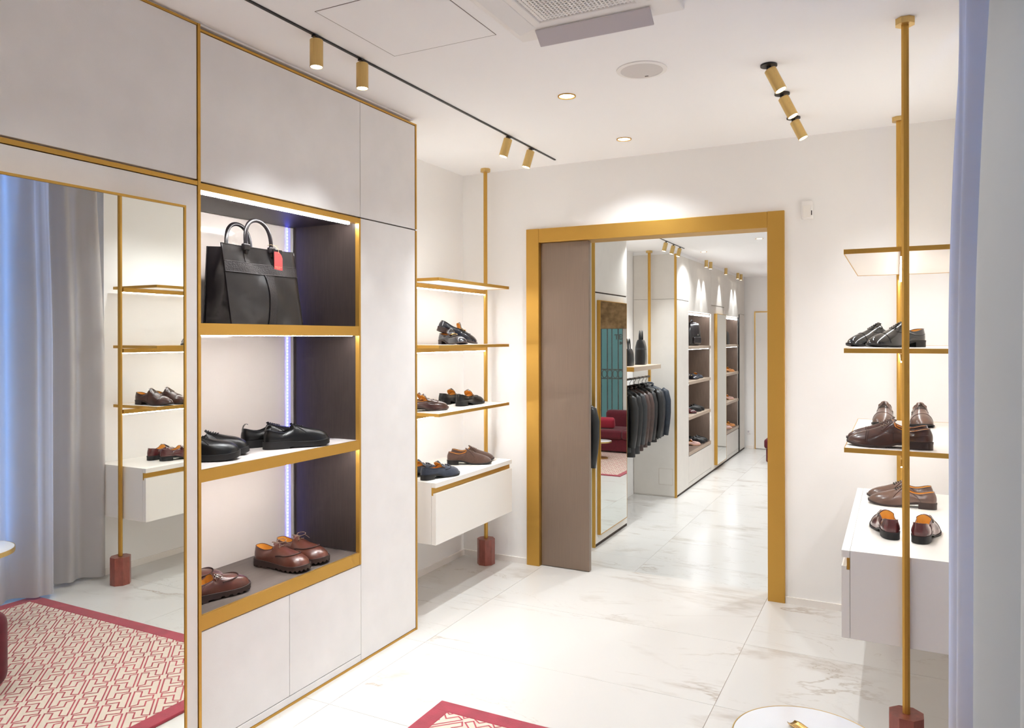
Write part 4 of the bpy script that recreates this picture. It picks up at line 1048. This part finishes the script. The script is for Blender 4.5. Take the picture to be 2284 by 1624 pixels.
def far_mirror(xb, xf, y0, y1, z0, z1, label):
    t = Thing('framed_mirror', label, 'mirror', ((xb + xf) / 2, (y0 + y1) / 2, z0), 'tall gold framed mirrors')
    t.part('frame', MB().box(xb + 0.002, xf, y0, y0 + 0.012, z0, z1).box(xb + 0.002, xf, y1 - 0.006, y1, z0, z1).box(xb + 0.002, xf, y0 + 0.012, y1 - 0.006, z0, z0 + 0.008).box(xb + 0.002, xf, y0 + 0.012, y1 - 0.006, z1 - 0.008, z1), 'gold')
    t.part('mirror_glass', box(xf - 0.008, xf - 0.001, y0 + 0.0125, y1 - 0.0065, z0 + 0.0085, z1 - 0.0085), 'mirror')
    t.part('backing', box(xb + 0.004, xf - 0.0085, y0 + 0.0125, y1 - 0.0065, z0 + 0.0085, z1 - 0.0085), 'gap')
far_mirror(XA, -2.772, 7.445, 8.32, -0.47, 2.0, 'gold framed mirror beyond the doorway reflecting the dark red sofa')
cb = Thing('tall_cabinet', 'long greige cabinet with two open niches in the lower room', 'cabinet', (-3.0, 12.7, ZF), G4)
ys = dict(a=10.185, n0=10.86, n1=12.31, m1=13.19, q0=13.38, q1=14.70, e=15.34)
x = XB2
cb.part('carcass', MB().box(-3.299, x - 0.022, ys['a'], ys['n0'], ZF, 2.755).box(-3.299, x - 0.022, ys['n1'], ys['q0'], ZF, 2.755).box(-3.299, x - 0.022, ys['q1'], ys['e'], ZF, 2.755)
        .box(-3.299, x - 0.022, ys['n0'], ys['n1'], ZF, -0.12).box(-3.299, x - 0.022, ys['q0'], ys['q1'], ZF, -0.12).box(-3.299, x - 0.022, ys['n0'], ys['n1'], 1.98, 2.755).box(-3.299, x - 0.022, ys['q0'], ys['q1'], 1.98, 2.755), 'panel_far')
cb.part('side_panel', MB().rbox(-3.29, x - 0.025, ys['a'] - 0.012, ys['a'] - 0.001, ZF + 0.02, 2.135, r=0.001), 'panel_far')
cb.part('side_panel', MB().rbox(-3.29, x - 0.025, ys['a'] - 0.012, ys['a'] - 0.001, 2.139, 2.755, r=0.001), 'panel_far')
hp = MB(); P = [(-2.93, -0.42), (-2.74, -0.42), (-2.74, -0.20), (-2.93, -0.20)]
cb.part('service_hatch', MB().tube([(px_, ys['a'] - 0.0125, pz_) for px_, pz_ in P], 0.0018, 4, closed=True), 'shelf_far')
cb.part('corner_trim', box(x - 0.026, x + 0.003, ys['a'] - 0.014, ys['a'] + 0.012, ZF, 2.755), 'gold')
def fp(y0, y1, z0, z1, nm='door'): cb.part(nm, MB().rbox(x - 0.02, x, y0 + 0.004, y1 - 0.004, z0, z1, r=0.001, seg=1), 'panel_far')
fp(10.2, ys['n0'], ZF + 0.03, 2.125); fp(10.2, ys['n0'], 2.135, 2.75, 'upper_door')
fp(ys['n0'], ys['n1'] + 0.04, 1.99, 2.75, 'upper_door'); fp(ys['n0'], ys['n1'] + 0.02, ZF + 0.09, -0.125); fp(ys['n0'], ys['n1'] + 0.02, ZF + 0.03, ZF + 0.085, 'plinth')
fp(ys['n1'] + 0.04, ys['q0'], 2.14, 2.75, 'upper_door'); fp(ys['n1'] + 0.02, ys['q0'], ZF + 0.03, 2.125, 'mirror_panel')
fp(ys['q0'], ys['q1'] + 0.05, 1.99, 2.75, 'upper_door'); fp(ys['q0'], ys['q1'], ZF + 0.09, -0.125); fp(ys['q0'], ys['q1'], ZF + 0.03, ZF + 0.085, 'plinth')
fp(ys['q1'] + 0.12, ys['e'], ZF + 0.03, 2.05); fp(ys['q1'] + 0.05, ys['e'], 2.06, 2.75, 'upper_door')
cb.part('dark_post', box(x - 0.02, x + 0.004, ys['q1'] + 0.06, ys['q1'] + 0.115, ZF, 2.05), 'track_black')
cb.part('base_strip', box(x - 0.02, x - 0.004, 10.2, ys['e'], ZF, ZF + 0.028), 'gap')
for y0, y1 in ((ys['n0'], ys['n1']), (ys['q0'], ys['q1'])):
    cb.part('niche_lining', MB().box(-3.08, -3.07, y0, y1, -0.12, 1.98).box(-3.07, x - 0.021, y1 - 0.012, y1, -0.06, 1.975).box(-3.07, x - 0.021, y0, y0 + 0.012, -0.06, 1.975).box(-3.07, x - 0.021, y0, y1, 1.965, 1.979), 'wood_far')
    for z in (1.477, 0.963, 0.449, -0.063):
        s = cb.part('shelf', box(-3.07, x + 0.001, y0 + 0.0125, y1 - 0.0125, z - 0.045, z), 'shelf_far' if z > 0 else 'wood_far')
        if z < 0: cb.part('edge_band', box(x + 0.0012, x + 0.003, y0, y1, z - 0.05, z), 'shelf_far', parent=s)
        else: cb.part('led_strip', box(x - 0.03, x - 0.015, y0 + 0.02, y1 - 0.08, z - 0.049, z - 0.0455), 'led_far', parent=s)
    cb.part('led_strip', box(x - 0.03, x - 0.012, y0 + 0.02, y1 - 0.05, 1.94, 1.962), 'led_far')
far_mirror(XB2, -2.632, 12.56, 13.30, -0.50, 2.0, 'narrow gold framed mirror between the two lower room niches')
ou = Thing('wall_socket', 'white wall socket low on the end wall of lower room', 'socket', (-2.62, 15.4, -0.28))
ou.part('plate', MB().rbox(-2.66, -2.58, 15.388, 15.3995, -0.30, -0.22, r=0.003), 'plastic'); ou.part('outlet', MB().lathe([(0.02, 0), (0.018, 0.001)]).xf(Matrix.Translation((-2.62, 15.3878, -0.26)) @ Matrix.Rotation(PI / 2, 4, 'X')), 'plastic_grey')
single('pelmet', MB().rbox(-1.3, 0.84, 15.2, 15.39, 1.80, 2.6, r=0.01), 'hammered', 'hammered bronze pelmet above the shop window, seen in mirror', 'pelmet')
# window grille outside
wg = Thing('window_grille', 'black iron bars with rings outside the shop window', 'grille', (0.2, 15.7, ZF))
for i in range(9): wg.part('bar', MB().tube([(-0.36 + 0.125 * i + (0.02 if i % 2 else 0), 15.72, ZF + 0.1), (-0.36 + 0.125 * i + (0.02 if i % 2 else 0), 15.72, 2.3)], 0.014, 6), 'iron')
for i in range(8): wg.part('ring', MB().tube([(-0.29 + 0.125 * i + 0.055 * math.cos(t), 15.72, 0.81 + 0.085 * math.sin(t)) for t in np.linspace(0, 2 * PI, 17)[:-1]], 0.009, 6, closed=True), 'iron')
for z in (0.71, 0.91): wg.part('cross_bar', box(-0.42, 0.8, 15.71, 15.73, z - 0.012, z + 0.012), 'iron')
struct('wall_street', box(-6, 6, 19.0, 19.2, ZF - 0.3, 5.5), 'street')
struct('floor_street', box(-6, 6, 15.6, 19.0, ZF - 0.3, ZF - 0.1), 'street')

single('ceiling_filler', box(-3.299, XB2 - 0.015, 10.19, 15.34, 2.7555, CEIL - 0.001), 'ceiling_paint', 'pale filler strip above the long niche cabinet in lower room', 'filler strip')
single('ceiling_filler', box(-3.299, XA - 0.015, 7.38, 8.42, 2.7605, CEIL - 0.001), 'ceiling_paint', 'pale filler strip above the narrow mirror cabinet beyond doorway', 'filler strip')
# ------------------------------------------------------------------ lower room: rail, shelf, jackets, bags
ra = Thing('clothes_rail', 'gold ceiling pole with shelf and rail of jackets in the recess', 'clothes rail', (-3.03, 9.2, ZF))
ra.part('pole', MB().prism(octo(-3.035, 10.08, 0.02), 1.0, CEIL - 0.02), 'gold'); ra.part('ceiling_flange', MB().prism(octo(-3.035, 10.08, 0.045), CEIL - 0.03, CEIL - 0.001), 'brass')
s = ra.part('shelf', box(-3.299, -2.745, 8.5, 9.63, 1.205, 1.257), 'shelf_far'); ra.part('edge_band', box(-3.299, -2.745, 8.497, 8.4998, 1.203, 1.257), 'gold', parent=s)
ra.part('rail', MB().tube([(-3.035, 8.44, 1.075), (-3.035, 10.08, 1.075)], 0.014, 10), 'hook')
rb = Thing('clothes_rail', 'clothes rail hidden behind the bronze sliding door', 'clothes rail', (-3.03, 6.3, ZF))
rb.part('rail', MB().tube([(-3.035, 5.2, 1.075), (-3.035, 7.36, 1.075)], 0.014, 10), 'hook')
def ell(cx, cz, hw, ht, n=24, p=2.6):
    R = []
    for k in range(n):
        a = 2 * PI * k / n; c_, s_ = math.cos(a), math.sin(a)
        R.append((cx + hw * math.copysign(abs(c_) ** (2 / p), c_), ht * math.copysign(abs(s_) ** (2 / p), s_), cz))
    return R
JP = {}
def jacket_mesh(mt, ln):
    body = []
    for z, hw, ht in ((0.0, 0.05, 0.028), (-0.012, 0.085, 0.034), (-0.035, 0.15, 0.042), (-0.065, 0.195, 0.05), (-0.11, 0.205, 0.058), (-0.2, 0.20, 0.066), (-0.38, 0.195, 0.06), (-0.55, 0.20, 0.062), (-ln, 0.205, 0.066)):
        r = ell(0, z, hw, ht); r = [(x_, y_ + 0.006 * math.sin(25 * x_ + 9 * z), z_) for x_, y_, z_ in r]; body.append(r)
    mb = MB().grid(body, closed_v=True); mb.f.append(tuple(range(24)))
    sl = []
    for sg in (-1, 1):
        m2 = MB().tube([(sg * 0.175, 0.0, -0.05), (sg * 0.215, 0.004, -0.09), (sg * 0.238, 0.006, -0.2), (sg * 0.245, 0.0, -0.36), (sg * 0.24, -0.012, -0.5), (sg * 0.225, -0.022, -min(0.66, ln - 0.02))],
                       [0.035, 0.055, 0.058, 0.052, 0.047, 0.042], 14); sl.append(m2)
    lap = MB()
    for sg in (-1, 1):
        for f in (-1,):
            lap.add([(sg * 0.045, f * 0.036, -0.004), (sg * 0.10, f * 0.058, -0.12), (sg * 0.075, f * 0.066, -0.17), (sg * 0.012, f * 0.074, -0.36), (sg * 0.02, f * 0.045, -0.06)], [(0, 1, 2, 3, 4)])
    col = MB().tube([(-0.05, -0.03, 0.0), (-0.055, 0.0, 0.018), (-0.03, 0.03, 0.028), (0.03, 0.03, 0.028), (0.055, 0.0, 0.018), (0.05, -0.03, 0.0)], 0.013, 8)
    return [('body', mb.mesh('body', mt, 'all')), ('sleeve', sl[0].mesh('sleeve', mt, 'all')), ('sleeve', sl[1].mesh('sleeve', mt, 'all')), ('lapels', lap.mesh('lapels', mt)), ('collar', col.mesh('collar', mt, 'all'))]
HG = None
def hanger_mesh():
    a = MB().tube([(0, 0, -0.02), (0, 0, 0.06), (0.012, 0, 0.075), (0.022, 0, 0.095), (0.016, 0, 0.116), (-0.002, 0, 0.122), (-0.018, 0, 0.110)], 0.0035, 8).mesh('hook', 'hook', 'all')
    b = MB().tube([(-0.19, 0, -0.05), (-0.1, 0, -0.012), (0, 0, 0.006), (0.1, 0, -0.012), (0.19, 0, -0.05)], [0.008, 0.011, 0.013, 0.011, 0.008], 8).mesh('shoulder_bar', 'sole_black', 'all')
    return [('hook', a), ('shoulder_bar', b)]
def jacket(y, mt, ln, label, ang=0, dx=0.0):
    global HG
    if HG is None: HG = hanger_mesh()
    if (mt, ln) not in JP: JP[(mt, ln)] = jacket_mesh(mt, ln)
    z = 0.967
    h = bpy.data.objects.new('coat_hanger', None); C.objects.link(h); h.location = (-3.035, y, z); h.rotation_euler = (0, 0, math.radians(ang))
    tag(h, 'black hanger of the ' + label, 'hanger', 'coat hangers'); [link(n_, m_, h) for n_, m_ in HG]
    t = bpy.data.objects.new('jacket', None); C.objects.link(t); t.location = (-3.035 + dx, y, z - 0.004); t.rotation_euler = (0, 0, math.radians(ang))
    tag(t, label, 'jacket', 'jackets on the lower room rails'); [link(n_, m_, t) for n_, m_ in JP[(mt, ln)]]
J = [(8.57, 'jacket_black', 0.72, 'black leather jacket nearest the doorway on the rail'), (8.73, 'jacket_black', 0.80, 'long black leather jacket, second on the rail'), (8.89, 'jacket_grey', 0.78, 'dark grey leather jacket, third on the rail'),
     (9.04, 'jacket_brown', 0.76, 'brown leather jacket in the middle of the rail'), (9.22, 'jacket_brown', 0.74, 'brown jacket just behind the middle brown one'), (9.40, 'jacket_black', 0.74, 'black jacket behind the brown ones'),
     (9.58, 'jacket_black', 0.72, 'black jacket, third from the far end of rail'), (9.74, 'jacket_grey', 0.70, 'grey jacket, second from the far end of rail'), (9.90, 'jacket_blue', 0.68, 'blue grey jacket at the far end of the rail')]
for i, (y, mt, ln, lb) in enumerate(J): jacket(y, mt, ln, lb, ang=random.uniform(-7, 7), dx=0.03 + random.uniform(-0.01, 0.02))
jacket(7.06, 'jacket_black', 0.78, 'black coat showing past the edge of the bronze sliding door', 4, 0.09)
jacket(6.85, 'jacket_black', 0.78, 'black coat hidden behind the bronze sliding door', -3, 0.06)

def tote(name, label, cx, cy, z, wd, dp, ht, rot, hh, mt='leather_black', band=True, strap=False):
    t = Thing(name, label, 'bag', (cx, cy, z), 'black bags in the lower room'); t.o.rotation_euler = (0, 0, rot)
    rows = [ell(0, ht * f, wd / 2 * a, dp / 2 * b, 28, 4) for f, a, b in ((0.0, .94, .92), (.02, 1, 1), (.35, 1.0, 1.02), (.7, .97, .95), (.9, .93, .72), (1.0, .88, .5))]
    mb = MB().grid(rows, closed_v=True); mb.f.append(tuple(range(28))); o = len(mb.v) - 28; mb.f.append(tuple(o + k for k in range(28)))
    t.part('body', mb, mt, 'yes', local=True)
    if band: t.part('band', MB().grid([ell(0, ht * f, wd / 2 * .992, dp / 2 * b, 28, 4) for f, b in ((.60, .98), (.68, .93))], closed_v=True), 'jacket_grey', 'all', local=True)
    for sg in (-1, 1):
        t.part('handle', MB().tube([(-wd * 0.2 + wd * 0.4 * k / 12, sg * 0.015, ht * 0.95 + hh * math.sin(PI * k / 12) ** 0.6) for k in range(13)], 0.008, 8), mt, 'all', local=True)
    if strap: t.part('shoulder_strap', MB().tube([(wd * 0.45, 0.02, ht * 0.8), (wd * 0.62, 0.03, ht * 0.6), (wd * 0.7, 0.03, ht * 0.3), (wd * 0.5, 0.03, ht * 0.15)], 0.006, 6), mt, 'all', local=True)
tote('tote_bag', 'tall black tote bag with grey band on the recess shelf', -2.95, 9.42, 1.2575, 0.27, 0.135, 0.32, 1.72, 0.13, strap=True)
tote('handbag', 'small black handbag with upright handle at the near shelf end', -2.95, 8.90, 1.2575, 0.2, 0.12, 0.21, 1.6, 0.13, band=False, strap=True)
tote('small_bag', 'small black pouch bag in the second lower room niche', -2.84, 14.20, 1.4775, 0.22, 0.14, 0.24, 1.4, 0.06, band=False)
bp = Thing('backpack', 'dark leather backpack on the top shelf of first lower room niche', 'backpack', (-2.87, 11.85, 1.4775)); bp.o.rotation_euler = (0, 0, 1.15)
rows = [ell(0, z_, hw, ht, 28, 3) for z_, hw, ht in ((0, .12, .06), (.015, .14, .075), (.12, .15, .085), (.24, .145, .08), (.32, .12, .065), (.365, .075, .04))]
mb = MB().grid(rows, closed_v=True); mb.f.append(tuple(range(28))); o = len(mb.v) - 28; mb.f.append(tuple(o + k for k in range(28)))
bp.part('body', mb, 'leather_bag', 'yes', local=True)
bp.part('flap', MB().grid([[(hw * a, -d_ * (1 - 0.35 * a * a) , z_) for a in np.linspace(-1, 1, 9)] for z_, hw, d_ in ((.37, .06, .02), (.355, .1, .06), (.31, .118, .085), (.22, .115, .10), (.17, .10, .103))]), 'leather_bag_dark', 'all', local=True)
bp.part('pocket', MB().rbox(-.09, .09, -.112, -.06, .03, .14, r=.02, seg=3), 'leather_bag_dark', 'yes', local=True)
bp.part('grab_handle', MB().tube([(-.04 + .08 * k / 8, .02, .36 + .045 * math.sin(PI * k / 8)) for k in range(9)], .007, 8), 'leather_bag_dark', 'all', local=True)
bp.part('buckle', MB().rbox(-.012, .012, -.110, -.1, .16, .185, r=.003), 'metal', local=True)
for sg in (-1, 1): bp.part('shoulder_strap', MB().tube([(sg * .05, .04, .34), (sg * .07, .10, .26), (sg * .09, .11, .12), (sg * .1, .06, .02)], .01, 8), 'leather_bag_dark', 'all', local=True)
g = 'shoes in the lower room niches'
N1 = [('suede_derby', 'suede', 'dark shoe on second shelf of the first lower room niche', -2.87, 11.75, 0.963, 70, 'suede_tassel'),
      ('navy_bit', '', 'small dark loafer at the left end of that second shelf', -2.985, 11.5, 0.963, 8, 'navy_bit'),
      ('black_derby', '', 'black shoe on third shelf of first lower room niche, right', -2.96, 11.82, 0.449, 40, 'black_derby'),
      ('black_derby', '', 'black shoe on third shelf of first lower room niche, left', -2.96, 11.66, 0.449, 40, 'black_derby'),
      ('burgundy_monk', '', 'burgundy shoe at left end of third shelf, first lower niche', -3, 11.42, 0.449, 5, 'burgundy_monk'),
      ('black_derby', '', 'black shoe on bottom shelf of first lower room niche, right', -2.985, 12.05, -0.063, 15, 'black_derby'),
      ('black_derby', '', 'black shoe on bottom shelf of first lower room niche, left', -2.985, 11.88, -0.063, 15, 'black_derby'),
      ('pink_loafer', '', 'pale pink shoe in front on bottom shelf, first lower niche', -2.93, 11.52, -0.063, 45, 'pink_loafer'),
      ('tan_loafer', '', 'tan and black shoe on second shelf of second lower niche', -2.88, 14.22, 0.963, 60, 'tan_loafer'),
      ('pink_loafer', '', 'pale shoe on third shelf of the second lower niche', -2.88, 14.18, 0.449, 60, 'pink_loafer'),
      ('tan_loafer', '', 'tan shoe on bottom shelf of the second lower niche', -2.88, 14.28, -0.063, 60, 'tan_loafer'),
      ('pink_loafer', '', 'pale shoe at the left of bottom shelf, second lower niche', -2.965, 13.98, -0.063, 20, 'pink_loafer')]
for i, (_, _, lb, x_, y_, z_, a_, key) in enumerate(N1): shoe(key, lb, x_, y_, z_, a_, i % 2 == 0, g)
